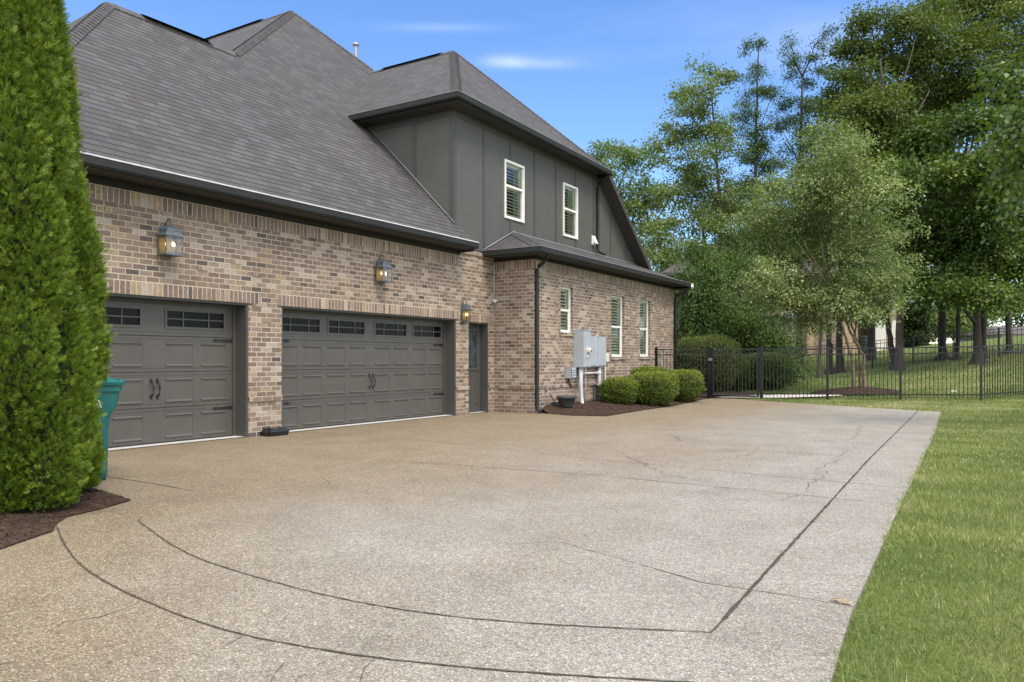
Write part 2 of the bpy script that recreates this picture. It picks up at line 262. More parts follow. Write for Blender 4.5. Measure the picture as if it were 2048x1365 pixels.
# ---------------------------------------------------------------- mesh helpers
def tag(o, label=None, cat=None, group=None, kind=None):
    if label: o['label'] = label
    if cat: o['category'] = cat
    if group: o['group'] = group
    if kind: o['kind'] = kind
    return o
def empty(name, loc, label=None, cat=None, group=None):
    o = bpy.data.objects.new(name, None); COL.objects.link(o); o.location = loc; o.empty_display_size = .2
    return tag(o, label, cat, group)
class MB:
    def __init__(s): s.v = []; s.f = []; s.m = []; s.uv = []; s.sm = []
    def face(s, pts, m=0, uv=None, smooth=False):
        i = len(s.v); s.v += [tuple(p) for p in pts]; s.f.append(tuple(range(i, i + len(pts)))); s.m.append(m); s.sm.append(smooth)
        if uv is None:
            P = [Vector(p) for p in pts]; n = Vector((0, 0, 0))
            for a in range(len(P)):
                p, q = P[a], P[(a + 1) % len(P)]
                n += Vector(((p.y - q.y) * (p.z + q.z), (p.z - q.z) * (p.x + q.x), (p.x - q.x) * (p.y + q.y)))
            if n.length > 0: n.normalize()
            if abs(n.z) > .985: uv = [(p.x, p.y) for p in P]
            else:
                u = Vector((0, 0, 1)).cross(n).normalized(); v = n.cross(u)
                if v.z < 0: v = -v
                uv = [(p.dot(u), p.dot(v)) for p in P]
        s.uv += [tuple(q) for q in uv]
    def box(s, a, b, m=0, rot=None, org=None):
        x0, x1 = sorted((a[0], b[0])); y0, y1 = sorted((a[1], b[1])); z0, z1 = sorted((a[2], b[2]))
        c = [(x0, y0, z0), (x1, y0, z0), (x1, y1, z0), (x0, y1, z0), (x0, y0, z1), (x1, y0, z1), (x1, y1, z1), (x0, y1, z1)]
        for q in ((0, 3, 2, 1), (4, 5, 6, 7), (0, 1, 5, 4), (1, 2, 6, 5), (2, 3, 7, 6), (3, 0, 4, 7)): s.face([c[k] for k in q], m)
    def bbox(s, a, b, bev, m=0):      # box with chamfered edges towards +X (faces outward)
        x0, x1 = sorted((a[0], b[0])); y0, y1 = sorted((a[1], b[1])); z0, z1 = sorted((a[2], b[2])); e = bev
        A = [(x0, y0, z0), (x0, y1, z0), (x0, y1, z1), (x0, y0, z1)]; B = [(x1 - e, y0, z0), (x1 - e, y1, z0), (x1 - e, y1, z1), (x1 - e, y0, z1)]
        Cc = [(x1, y0 + e, z0 + e), (x1, y1 - e, z0 + e), (x1, y1 - e, z1 - e), (x1, y0 + e, z1 - e)]
        for i in range(4):
            j = (i + 1) % 4; s.face([A[i], A[j], B[j], B[i]], m); s.face([B[i], B[j], Cc[j], Cc[i]], m)
        s.face(Cc, m); s.face(A[::-1], m)
    def tube(s, path, r, n=8, m=0, cap=True, smooth=True):
        P = [Vector(p) for p in path]; R = r if isinstance(r, (list, tuple)) else [r] * len(P); rings = []
        for i, p in enumerate(P):
            d = (P[min(i + 1, len(P) - 1)] - P[max(i - 1, 0)]).normalized()
            up = Vector((0, 0, 1)) if abs(d.z) < .9 else Vector((1, 0, 0))
            a = d.cross(up).normalized(); b = a.cross(d).normalized()
            rings.append([p + (a * math.cos(2 * math.pi * k / n) + b * math.sin(2 * math.pi * k / n)) * R[i] for k in range(n)])
        for i in range(len(rings) - 1):
            for k in range(n): s.face([rings[i][k], rings[i + 1][k], rings[i + 1][(k + 1) % n], rings[i][(k + 1) % n]], m, smooth=smooth)
        if cap: s.face(rings[0], m); s.face(rings[-1][::-1], m)
    def lathe(s, c, prof, n=20, m=0, smooth=True):
        for (r0, z0), (r1, z1) in zip(prof, prof[1:]):
            for k in range(n):
                a, b = 2 * math.pi * k / n, 2 * math.pi * (k + 1) / n
                q = [(c[0] + r0 * math.cos(a), c[1] + r0 * math.sin(a), c[2] + z0), (c[0] + r0 * math.cos(b), c[1] + r0 * math.sin(b), c[2] + z0), (c[0] + r1 * math.cos(b), c[1] + r1 * math.sin(b), c[2] + z1), (c[0] + r1 * math.cos(a), c[1] + r1 * math.sin(a), c[2] + z1)]
                s.face(q, m, smooth=smooth)
    def sweep(s, path, prof, m=0, ms=None, side=1):   # path at constant-ish height, prof = (outward, dz) closed
        P = [Vector(p) for p in path]; sec = []
        for i, p in enumerate(P):
            ns = []
            for a, b in ((i - 1, i), (i, i + 1)):
                if a < 0 or b >= len(P): continue
                d = (P[b] - P[a]); d.z = 0; d.normalize(); ns.append(Vector((d.y, -d.x, 0)) * side)
            nn = sum(ns, Vector((0, 0, 0))).normalized(); k = 1 / max(.3, nn.dot(ns[0]))
            sec.append([p + nn * (o * k) + Vector((0, 0, z)) for o, z in prof])
        n = len(prof)
        for i in range(len(sec) - 1):
            for k in range(n): s.face([sec[i][k], sec[i][(k + 1) % n], sec[i + 1][(k + 1) % n], sec[i + 1][k]], ms[k] if ms else m)
        s.face(sec[0], m); s.face(sec[-1][::-1], m)
    def build(s, name, mats, parent=None, label=None, weld=False):
        me = bpy.data.meshes.new(name); me.from_pydata(s.v, [], s.f)
        mats = mats if isinstance(mats, (list, tuple)) else [mats]
        for x in mats: me.materials.append(x)
        me.polygons.foreach_set('material_index', s.m); me.polygons.foreach_set('use_smooth', s.sm)
        ul = me.uv_layers.new(name='UVMap'); ul.data.foreach_set('uv', [c for q in s.uv for c in q])
        import bmesh
        bm = bmesh.new(); bm.from_mesh(me)
        bmesh.ops.remove_doubles(bm, verts=bm.verts, dist=1e-5)
        bmesh.ops.recalc_face_normals(bm, faces=bm.faces) if weld else None
        bm.to_mesh(me); bm.free()
        o = bpy.data.objects.new(name, me); COL.objects.link(o)
        if parent: set_parent(o, parent)
        if label: o['label'] = label
        return o
def world_loc(o):
    v = Vector(o.location); p = o.parent
    while p: v = v + Vector(p.location); p = p.parent
    return v
def set_parent(o, parent):            # things are unrotated: keep world position by subtracting the parent's origin
    o.parent = parent
    w0 = world_loc(parent)
    if o.type == 'MESH' and w0.length > 0: o.data.transform(__import__('mathutils').Matrix.Translation(-w0))
    elif o.type != 'MESH': o.location = Vector(o.location) - w0
def np_mesh(name, V, F, mat_, tint=None, parent=None, smooth=False):
    me = bpy.data.meshes.new(name); V = np.asarray(V, np.float32); F = np.asarray(F, np.int32); k = F.shape[1]
    me.vertices.add(len(V)); me.vertices.foreach_set('co', V.ravel()); me.loops.add(F.size); me.loops.foreach_set('vertex_index', F.ravel())
    me.polygons.add(len(F)); me.polygons.foreach_set('loop_start', np.arange(0, F.size, k, dtype=np.int32)); me.polygons.foreach_set('loop_total', np.full(len(F), k, np.int32))
    if smooth: me.polygons.foreach_set('use_smooth', np.ones(len(F), bool))
    me.update(calc_edges=True)
    if tint is not None:
        at = me.attributes.new('tint', 'FLOAT', 'FACE'); at.data.foreach_set('value', np.clip(tint, 0, 1).astype(np.float32))
    me.materials.append(mat_); o = bpy.data.objects.new(name, me); COL.objects.link(o)
    if parent: set_parent(o, parent)
    return o
def leaves(P, D, Nn, ln, wd):          # quads: base point P, direction D, normal Nn
    D = D / np.linalg.norm(D, axis=1, keepdims=True); W = np.cross(D, Nn); W /= np.linalg.norm(W, axis=1, keepdims=True) + 1e-9
    ln = ln[:, None]; wd = wd[:, None]; up = np.cross(W, D)
    V = np.stack([P, P + D * ln * .45 + W * wd + up * wd * .35, P + D * ln, P + D * ln * .45 - W * wd + up * wd * .35], 1).reshape(-1, 3)
    F = np.arange(len(V)).reshape(-1, 4); return V, F
def rdir(n): v = RNG.normal(size=(n, 3)); return v / np.linalg.norm(v, axis=1, keepdims=True)
def at(px, py, d): return CAM + (FW + RT * ((px - 1024) / FP) + Vector((0, 0, (720 - py) / FP))) * d
def ss(a, b, x):
    t = np.clip((x - a) / (b - a), 0, 1); return t * t * (3 - 2 * t)
def tz_(x, y):
    x = np.asarray(x, float); y = np.asarray(y, float)
    z = .06 * ss(19.5, 23.3, y)
    z = z + np.clip((y - 24) / 23, 0, 1.25) * .088 * np.maximum(0, x + .5) * np.where(x > 14, 14 / np.maximum(x, 14), 1)
    z = z + .092 * 6 * np.logaddexp(0, (np.minimum(y, 66) - 49) / 6) + .02 * np.maximum(0, y - 66)
    return z
def tz(x, y): return float(tz_(x, y))
# ---------------------------------------------------------------- ground, driveway, beds, path
xs = np.unique(np.concatenate([np.linspace(-400, -30, 16), np.linspace(-30, 30, 61), np.linspace(30, 400, 16)]))
ys = np.unique(np.concatenate([np.linspace(-200, -10, 8), np.linspace(-10, 18, 8), np.linspace(18, 90, 90), np.linspace(90, 700, 20)]))
gx, gy = np.meshgrid(xs, ys); gz = tz_(gx, gy) - .03
V = np.stack([gx, gy, gz], -1).reshape(-1, 3); nx = len(xs)
idx = np.arange(len(V)).reshape(len(ys), nx); F = np.stack([idx[:-1, :-1], idx[:-1, 1:], idx[1:, 1:], idx[1:, :-1]], -1).reshape(-1, 4)
g = np_mesh('lawn', V, F, M['lawn'], smooth=True); tag(g, 'green lawn around the driveway and rising behind the fence', 'lawn', kind='structure')
import bmesh
def sheet(name, pts, m, z, label, cat, cuts=(), thick=0.0):
    bm = bmesh.new(); vs = [bm.verts.new((x, y, 0)) for x, y in pts]; bm.faces.new(vs)
    bmesh.ops.triangulate(bm, faces=bm.faces[:])
    for c in cuts:
        bmesh.ops.bisect_plane(bm, geom=bm.verts[:] + bm.edges[:] + bm.faces[:], plane_co=(0, c, 0), plane_no=(0, 1, 0))
    for v in bm.verts: v.co.z = tz(v.co.x, v.co.y) + z
    bmesh.ops.recalc_face_normals(bm, faces=bm.faces)
    if sum(f.normal.z for f in bm.faces) < 0: bmesh.ops.reverse_faces(bm, faces=bm.faces[:])
    if thick:
        ed = [e for e in bm.edges if e.is_boundary]; r = bmesh.ops.extrude_edge_only(bm, edges=ed)
        for v in r['geom']:
            if isinstance(v, bmesh.types.BMVert): v.co.z -= thick
    me = bpy.data.meshes.new(name); bm.to_mesh(me); bm.free(); me.materials.append(m); o = bpy.data.objects.new(name, me); COL.objects.link(o)
    return tag(o, label, cat, kind='structure')
DR = [(-.28, 4.6), (-.28, 13.9), (-.28, 15.3), (.9, 15.6), (1.04, 15.69), (2.16, 15.25), (2.94, 15.50), (2.84, 18.07), (2.86, 20.01), (2.78, 22.2), (2.86, 23.27), (3.86, 23.5), (3.95, 23.0), (4.7, 22.6), (5.40, 22.25), (7.3, 21.45), (9.15, 20.75),
      (9.36, 14.0), (9.51, 7.4), (9.57, 5.15), (9.60, 4.08), (9.66, 3.18), (9.80, -.5), (10.2, -9), (-30, -9), (-30, 2.2), (-3, 2.2), (-3, 4.6)]
drive = sheet('driveway', DR, M['drive'], 0, 'wide exposed aggregate concrete driveway in front of the garage', 'driveway', [19.5 + .4 * i for i in range(11)], .08)
def strip(path, wd, z, jit=0, seg=.12):
    P = [Vector((x, y, 0)) for x, y in path]; Q = []
    for a, b in zip(P, P[1:]):
        n = max(1, int((b - a).length / seg))
        for i in range(n): Q.append(a.lerp(b, i / n))
    Q.append(P[-1]); v = []; f = []
    for i, p in enumerate(Q):
        d = (Q[min(i + 1, len(Q) - 1)] - Q[max(i - 1, 0)]).normalized(); nn = Vector((-d.y, d.x, 0))
        o = random.uniform(-jit, jit); w_ = wd * random.uniform(.55, 1.3) if jit else wd * random.uniform(.88, 1.12)
        if jit and (i < 4 or i > len(Q) - 4): w_ *= .5
        for s_ in (-.5, .5): q = p + nn * (o + s_ * w_); v.append((q.x, q.y, tz(q.x, q.y) + z))
        if i: f.append((2 * i - 2, 2 * i, 2 * i + 1, 2 * i - 1))
    return v, f
def strips(name, lst, wd, z, m, jit=0, label=None, seg=.12):
    V = []; F = []
    for p in lst:
        v, f = strip(p, wd, z, jit, seg); o = len(V); V += v; F += [tuple(a + o for a in q) for q in f]
    me = bpy.data.meshes.new(name); me.from_pydata(V, [], F); me.materials.append(m); o = bpy.data.objects.new(name, me); COL.objects.link(o); o.parent = drive
    if label: o['label'] = label
    return o
def smooth_path(P, it=2):
    for _ in range(it):
        Q = [P[0]]
        for a, b in zip(P, P[1:]): Q += [(a[0] * .75 + b[0] * .25, a[1] * .75 + b[1] * .25), (a[0] * .25 + b[0] * .75, a[1] * .25 + b[1] * .75)]
        Q.append(P[-1]); P = Q
    return P
arc1 = smooth_path([(4.49, 3.59), (4.60, 3.50), (4.94, 3.38), (5.48, 3.18), (5.99, 3.04), (6.53, 2.97), (7.09, 2.93), (7.52, 2.94), (7.96, 3.01), (8.31, 3.12), (8.64, 3.26), (9.1, 3.47)])
arc2 = smooth_path([(4.17, 3.11), (4.79, 2.83), (5.5, 2.56), (6.1, 2.42), (6.72, 2.33), (7.23, 2.30), (7.64, 2.35), (8.03, 2.43), (8.42, 2.56), (8.71, 2.67), (9.23, 2.90), (9.64, 3.08)])
strips('expansion_joint', [arc1], .011, .004, M['joint'], .0022, seg=.035, label='inner curved joint of the drive')
strips('expansion_joint', [[(9.1, 3.47), (8.86, 10.6), (8.62, 20.95)]], .020, .004, M['joint'], .003, seg=.06, label= 'long dark joint that runs along the right side of the drive')
strips('expansion_joint', [arc2], .013, .004, M['joint'], .0022, seg=.035, label='outer curved joint near the mulch bed')
strips('control_joint', [[(1.5, 4.68), (2.96, 4.66), (3.75, 4.59)]], .014, .0035, M['joint'], .001)
strips('control_joint', [[(3.6, 7.25), (6.48, 7.55), (9.49, 7.40)], [(-.1, 9.4), (2.66, 9.35), (5.91, 8.75), (8.9, 8.42), (9.47, 8.40)], [(.2, 14.0), (4.5, 13.2), (9.3, 12.3)]], .011, .003, M['crack'], .002)
def crk(pix, amp=.03):
    P = []
    for px, py in pix:
        d = HC * FP / (py - 720); q = at(px, py, d); P.append((q.x, q.y))
    Q = [P[0]]
    for a, b in zip(P, P[1:]):
        L_ = math.hypot(b[0] - a[0], b[1] - a[1]); n = max(2, int(L_ / .12))
        for i in range(1, n + 1):
            t = i / n; j = amp * min(1, L_) if i < n else 0
            Q.append((a[0] + (b[0] - a[0]) * t + random.uniform(-j, j), a[1] + (b[1] - a[1]) * t + random.uniform(-j, j)))
    return Q
strips('crack', [crk([(1690, 897), (1675, 915), (1650, 935), (1628, 965), (1622, 990)], .08), crk([(1520, 897), (1500, 910), (1450, 918), (1410, 928)], .08), crk([(1335, 868), (1360, 882), (1430, 890), (1560, 893)], .08),
                 crk([(1190, 1105), (1300, 1135), (1400, 1165), (1500, 1180), (1700, 1212)], .02), crk([(1450, 1000), (1560, 1002), (1600, 990)], .04), crk([(1600, 905), (1640, 918)], .05), crk([(1720, 850), (1715, 870), (1690, 885)], .05), crk([(1240, 905), (1330, 950), (1420, 965)], .05), crk([(1010, 1090), (1120, 1085), (1190, 1105)], .03), crk([(1440, 870), (1520, 862)], .04)], .0095, .003, M['crack'], .003, seg=.2)
strips('crack', [crk([(90, 1268), (130, 1245), (200, 1235), (245, 1220), (282, 1203)], .012), crk([(540, 1365), (552, 1345), (570, 1325)], .01), crk([(720, 1362), (728, 1338), (750, 1318)], .01), crk([(452, 1292), (488, 1272)], .008), crk([(590, 1360), (612, 1350)], .006), crk([(0, 1329), (30, 1325)], .004), crk([(640, 955), (660, 965), (655, 972)], .01)], .0085, .003, M['crack'], .002, seg=.05)
strips('scuff_line', [crk([(400, 982), (530, 965), (650, 942), (760, 915), (830, 902)], .004), crk([(440, 998), (600, 972), (760, 938), (900, 908)], .004), crk([(890, 850), (1000, 872), (1080, 868)], .01)], .010, .002, M['scuff'], .002, seg=.4)
strips('apron_strip', [[(-.17, 5.42), (-.17, 8.24)], [(-.17, 8.96), (-.17, 13.88)], [(-.17, 14.42), (-.17, 15.19)]], .25, .012, M['apron'], 0, 'pale concrete threshold under the garage doors', seg=1)
# mulch beds: raised mounds
def mound(name, pts, hfun, m, label, cat='mulch bed', kind=None, step=.18):
    bm = bmesh.new(); vs = [bm.verts.new((x, y, 0)) for x, y in pts]; bm.faces.new(vs)
    x0, x1 = min(p[0] for p in pts), max(p[0] for p in pts); y0, y1 = min(p[1] for p in pts), max(p[1] for p in pts)
    for ax, lo, hi in ((0, x0, x1), (1, y0, y1)):
        c = lo + step
        while c < hi:
            no = (1, 0, 0) if ax == 0 else (0, 1, 0); co = (c, 0, 0) if ax == 0 else (0, c, 0)
            bmesh.ops.bisect_plane(bm, geom=bm.verts[:] + bm.edges[:] + bm.faces[:], plane_co=co, plane_no=no); c += step
    n = len(pts)
    def dist(x, y):
        best = 9
        for i in range(n):
            ax_, ay = pts[i]; bx, by = pts[(i + 1) % n]; dx, dy = bx - ax_, by - ay; t = max(0, min(1, ((x - ax_) * dx + (y - ay) * dy) / (dx * dx + dy * dy)))
            best = min(best, math.hypot(x - ax_ - t * dx, y - ay - t * dy))
        return best
    for v in bm.verts:
        d = dist(v.co.x, v.co.y); v.co.z = tz(v.co.x, v.co.y) + hfun(v.co.x, v.co.y, d) + (random.uniform(-.008, .012) if d > .05 else 0)
    bmesh.ops.recalc_face_normals(bm, faces=bm.faces)
    if sum(f.normal.z for f in bm.faces) < 0: bmesh.ops.reverse_faces(bm, faces=bm.faces[:])
    me = bpy.data.meshes.new(name); bm.to_mesh(me)
    # chips scattered over the bed
    tri = bm.calc_loop_triangles(); T = np.array([[l.vert.co[:] for l in t] for t in tri]); bm.free()
    me.materials.append(m); o = bpy.data.objects.new(name, me); COL.objects.link(o); tag(o, label, cat, kind='structure')
    ar = np.linalg.norm(np.cross(T[:, 1] - T[:, 0], T[:, 2] - T[:, 0]), axis=1) / 2
    nchip = int(min(26000, ar.sum() * 900)); k = RNG.choice(len(T), nchip, p=ar / ar.sum()); u = RNG.random((nchip, 2)); fl = u.sum(1) > 1; u[fl] = 1 - u[fl]
    P = T[k, 0] + (T[k, 1] - T[k, 0]) * u[:, :1] + (T[k, 2] - T[k, 0]) * u[:, 1:] + [0, 0, .004]
    D = rdir(nchip) * [1, 1, .35]; V, F = leaves(P, D, rdir(nchip) * [.5, .5, 1] + [0, 0, .3], RNG.uniform(.015, .045, nchip), RNG.uniform(.003, .007, nchip))
    c = np_mesh('mulch_chips', V, F, M['mulchchip'], RNG.beta(2, 3, nchip), None); c.parent = o; c['kind'] = 'stuff'
    return o
bed1 = [(1.13, 15.62), (2.16, 15.25), (2.94, 15.50), (2.86, 18.07), (2.87, 20.01), (2.80, 22.2), (2.80, 23.2), (1.13, 23.0)]
def hb1(x, y, d): return .012 + .15 * (1 - max(0, min(1, (x - 1.2) / 1.6))) ** 1.0 * min(1, d / .3 + (.0 if x > 1.35 else 1)) * (1 if y > 15.9 else .5)
mound('mulch_bed', bed1, hb1, M['mulch'], 'brown mulch bed along the brick wall under the round shrubs')
bed2 = [(3.72, 3.99), (3.88, 3.62), (3.97, 3.30), (4.17, 3.11), (4.40, 2.97), (4.66, 2.5), (5.0, 1.9), (4.6, 1.2), (.5, .6), (-2, 2.3), (.5, 4.25), (2.6, 4.2)]
mound('mulch_bed', bed2, lambda x, y, d: .010 + .05 * min(1, d / .7), M['mulch'], 'dark mulch bed under the tall arborvitae at the left edge')
# garden mulch and path behind the gate
mound('mulch_bed', [(1.4, 23.5), (2.85, 23.75), (3.6, 24.7), (3.35, 26.2), (1.6, 28.2), (.2, 28)], lambda x, y, d: .02 + .06 * min(1, d / .5), M['mulch'], 'mulch bed just behind the gate by the house corner')
cb = at(1712, 785, 25.2)
ring = [(cb.x + 1.45 * math.cos(a) * RT.x + 1.1 * math.sin(a) * FW.x + 0, cb.y + 1.45 * math.cos(a) * RT.y + 1.1 * math.sin(a) * FW.y) for a in [i * math.pi / 8 for i in range(16)]]
mound('mulch_bed', ring, lambda x, y, d: .02 + .17 * min(1, d / .9), M['mulch'], 'round mulch mound at the foot of the river birch')
sheet('path', [(2.88, 23.36), (3.86, 23.60), (4.9, 24.3), (6.2, 25.6), (6.0, 26.2), (4.3, 25.5), (3.3, 24.7)], M['walk'], .03, 'pale concrete path behind the gate', 'path', [23.5, 24, 24.5, 25, 25.5, 26])
# ---------------------------------------------------------------- grass blades
def grass_pts():
    out = []
    def edge(y): return np.interp(y, [-2, 3.18, 7.4, 14, 20.75], [9.84, 9.66, 9.51, 9.36, 9.15])
    def add(n, x0, x1, y0, y1, h, wd, f):
        x = RNG.uniform(x0, x1, n); y = RNG.uniform(y0, y1, n); k = f(x, y); x, y = x[k], y[k]
        out.append((x, y, np.full(len(x), h), np.full(len(x), wd)))
    right = lambda x, y: x > edge(y) + RNG.normal(0, .014, len(x)) - .015 + .014 * np.sin(y * 7.1) * np.sin(y * 2.3 + 1) + .008 * np.sin(y * 23)
    for n, y0, y1, x1, h, wd in ((62000, 1.5, 5.5, 12.2, .045, .0022), (60000, 5.5, 10, 12.8, .045, .0032), (55000, 10, 17, 13.5, .05, .005), (36000, 17, 20.75, 14, .05, .007)): add(n, 9.05, x1, y0, y1, h, wd, right)
    def far(x, y):
        fy = np.interp(x, [3.9, 4.7, 5.4, 7.3, 9.15, 9.2], [23.0, 22.6, 22.25, 21.45, 20.75, 20.7]); return (y > fy) & (x > 3.9)
    add(60000, 3.9, 15, 20.7, 26, .05, .008, far)
    add(60000, -2, 15, 26, 34, .055, .012, lambda x, y: np.hypot(x - cb.x, y - cb.y) > 1.3)
    add(70000, -2, 18, 34, 58, .07, .02, lambda x, y: x > -99)
    return [np.concatenate(a) for a in zip(*out)]
gxp, gyp, gh, gw = grass_pts(); n = len(gxp)
nsum = np.zeros(n)
for k in range(9):
    a = RNG.uniform(0, 6.28); f = RNG.uniform(1.2, 9) if k > 2 else RNG.uniform(.4, 1.2); nsum += np.sin((gxp * math.cos(a) + gyp * math.sin(a)) * f + RNG.uniform(0, 6)) / (1 + .15 * k)
zz = tz_(gxp, gyp) - .025
P = np.stack([gxp, gyp, zz], 1); D = RNG.normal(0, .45, (n, 3)) + [0, 0, 1]; D[:, 2] = np.abs(D[:, 2])
h = gh * RNG.uniform(.6, 1.35, n) * (1 + .12 * nsum)
V, F = leaves(P, D, rdir(n) * [1, 1, .2], h * 1.15, gw * RNG.uniform(.6, 1.2, n))
tint = .42 + .11 * nsum + RNG.normal(0, .15, n); pn = np.zeros(n)
for k in range(6): a = RNG.uniform(0, 6.28); f = RNG.uniform(1.5, 5); pn += np.sin((gxp * math.cos(a) + gyp * math.sin(a)) * f + RNG.uniform(0, 6))
dry = RNG.random(n) < .04 + .16 * np.clip((pn - .8) / 2.5, 0, 1); tint[dry] = RNG.uniform(.75, 1, dry.sum())
g = np_mesh('grass', V, F, M['blade'], tint); tag(g, 'short mown grass blades covering the lawn', 'grass', kind='stuff')
# ================================================================ HOUSE
house = empty('brick_house', (-2, 12, 0), 'large brown brick house with charcoal doors, dark siding and steep shingled roofs', 'house')
def wallx(mb, X, y0, y1, z0, z1, holes, m=0, rev=.12, mr=0):
    ys = sorted({y0, y1, *[h[0] for h in holes], *[h[1] for h in holes]}); zs = sorted({z0, z1, *[h[2] for h in holes], *[h[3] for h in holes]})
    for a, b in zip(ys, ys[1:]):
        for c, d in zip(zs, zs[1:]):
            if any(h[0] < (a + b) / 2 < h[1] and h[2] < (c + d) / 2 < h[3] for h in holes): continue
            mb.face([(X, a, c), (X, b, c), (X, b, d), (X, a, d)], m)
    for a, b, c, d in holes:
        R = X - rev
        mb.face([(X, a, c), (X, a, d), (R, a, d), (R, a, c)], mr); mb.face([(X, b, c), (R, b, c), (R, b, d), (X, b, d)], mr)
        mb.face([(X, a, d), (X, b, d), (R, b, d), (R, a, d)], mr)
        if c > z0 + .01: mb.face([(X, a, c), (R, a, c), (R, b, c), (X, b, c)], mr)
XB = 1.115; YC = 15.448; YE = 24.62; XS = -.012
D1 = (5.34, 8.263, -.1, 2.161); D2 = (8.942, 13.908, -.1, 2.161); DE = (14.39, 15.211, -.1, 2.12)
ZT = 3.72
mb = MB()
wallx(mb, 0, 4.5, YC, -.1, ZT, [D1, D2, DE], rev=.10)
# left side, back: plain closed shell
mb.face([(0, 4.5, -.1), (0, 4.5, ZT), (-7, 4.5, ZT), (-7, 4.5, -.1)]); mb.face([(-7, 4.5, -.1), (-7, 4.5, ZT), (-7, 10, ZT), (-7, 10, -.1)])
mb.face([(-7, 10, -.1), (-7, 10, ZT), (-13.5, 10, ZT), (-13.5, 10, -.1)]); mb.face([(-13.5, 10, -.1), (-13.5, 10, ZT), (-13.5, YE, ZT), (-13.5, YE, -.1)])
# protruding bricks, aligned with the coursing
def proud(mb, X, y0, y1, z0, z1, n, holes, k=.203, r=.0813):
    for _ in range(n):
        row = random.randint(int(z0 / r) + 1, int(z1 / r) - 1); off = k * .5 if row % 2 == 0 else 0
        c = random.randint(int(y0 / k) + 1, int(y1 / k) - 2); a = c * k + (off if row % 2 else 0); z = row * r
        if any(h[0] - .1 < a + .1 < h[1] + .1 and h[2] - .1 < z < h[3] + .25 for h in holes): continue
        mb.box((X - .01, a + .006, z + .006), (X + random.uniform(.008, .016), a + k - .006, z + r - .006))
proud(mb, 0, 5, YC - .3, .1, 3.4, 70, [D1, D2, DE, (13.9, 14.4, 1.9, 2.7)])
mb.build('brick_wall', M['brick'], house)
W1 = (16.74, 17.40, 1.93, 3.08); W2 = (19.72, 20.60, 1.336, 3.07); W3 = (21.76, 22.58, 1.35, 3.07)
mb = MB()
wallx(mb, XB, YC, YE, -.1, 3.69, [W1, W2, W3], rev=.10)
mb.face([(0, YC, -.1), (XB, YC, -.1), (XB, YC, 3.69), (0, YC, 3.69)])
mb.face([(XB, YE, -.1), (XB, YE, 3.69), (0, YE, 4.25), (-13.5, YE, 4.25), (-13.5, YE, -.1)])
proud(mb, XB, YC + .5, YE - .3, .7, 3.3, 60, [W1, W2, W3])
mb.build('brick_wall', M['brick'], house)
# soldier courses
def soldier(mb, X, y0, y1, z0, hgt=.203, th=.006):
    pts = [(X + th, y0, z0), (X + th, y1, z0), (X + th, y1, z0 + hgt), (X + th, y0, z0 + hgt)]
    mb.face(pts, 0, uv=[(0, y0), (0, y1), (.203, y1), (.203, y0)])
    mb.face([(X, y0, z0), (X, y1, z0), (X + th, y1, z0), (X + th, y0, z0)], 0); mb.face([(X, y0, z0 + hgt), (X + th, y0, z0 + hgt), (X + th, y1, z0 + hgt), (X, y1, z0 + hgt)], 0)
    mb.face([(X, y0, z0), (X + th, y0, z0), (X + th, y0, z0 + hgt), (X, y0, z0 + hgt)], 0); mb.face([(X, y1, z0), (X, y1, z0 + hgt), (X + th, y1, z0 + hgt), (X + th, y1, z0)], 0)
mb = MB()
soldier(mb, 0, 5.14, 8.47, 2.161, .19, .018); soldier(mb, 0, 8.86, 13.99, 2.161, .19, .018); soldier(mb, 0, 14.31, YC, 2.12, .19, .012)
soldier(mb, 0, 4.5, 14.02, 3.40, .203, .006); soldier(mb, XB, YC, YE, 3.39, .203, .006)
mb.face([(0, YC - .006, 3.39), (XB + .006, YC - .006, 3.39), (XB + .006, YC - .006, 3.593), (0, YC - .006, 3.593)], 0, uv=[(0, 0), (0, 1.12), (.203, 1.12), (.203, 0)])
mb.build('soldier_course', M['soldier'], house)
# projecting rowlock band and sills, cap course
def row_x(X, y0, y1, z0, z1, th):
    mb = MB(); mb.box((X - .01, y0, z0), (X + th, y1, z1)); mb.build('rowlock_band', M['soldier'], house)
for y0, y1 in ((8.263, 8.942), (13.908, 14.39), (15.211, YC)): row_x(0, y0, y1, .57, .65, .022)
row_x(XB, YC - .022, YE, .57, .65, .022); mb = MB(); mb.box((0, YC - .022, .57), (XB - .011, YC + .01, .65)); mb.build('rowlock_band', M['soldier'], house)
row_x(0, 14.03, YC, 3.66, 3.74, .03)
for w_ in (W1, W2, W3): mb = MB(); mb.box((XB - .09, w_[0] - .06, w_[2] - .09), (XB + .035, w_[1] + .06, w_[2] - .003)); mb.build('window_sill', M['soldier'], house)
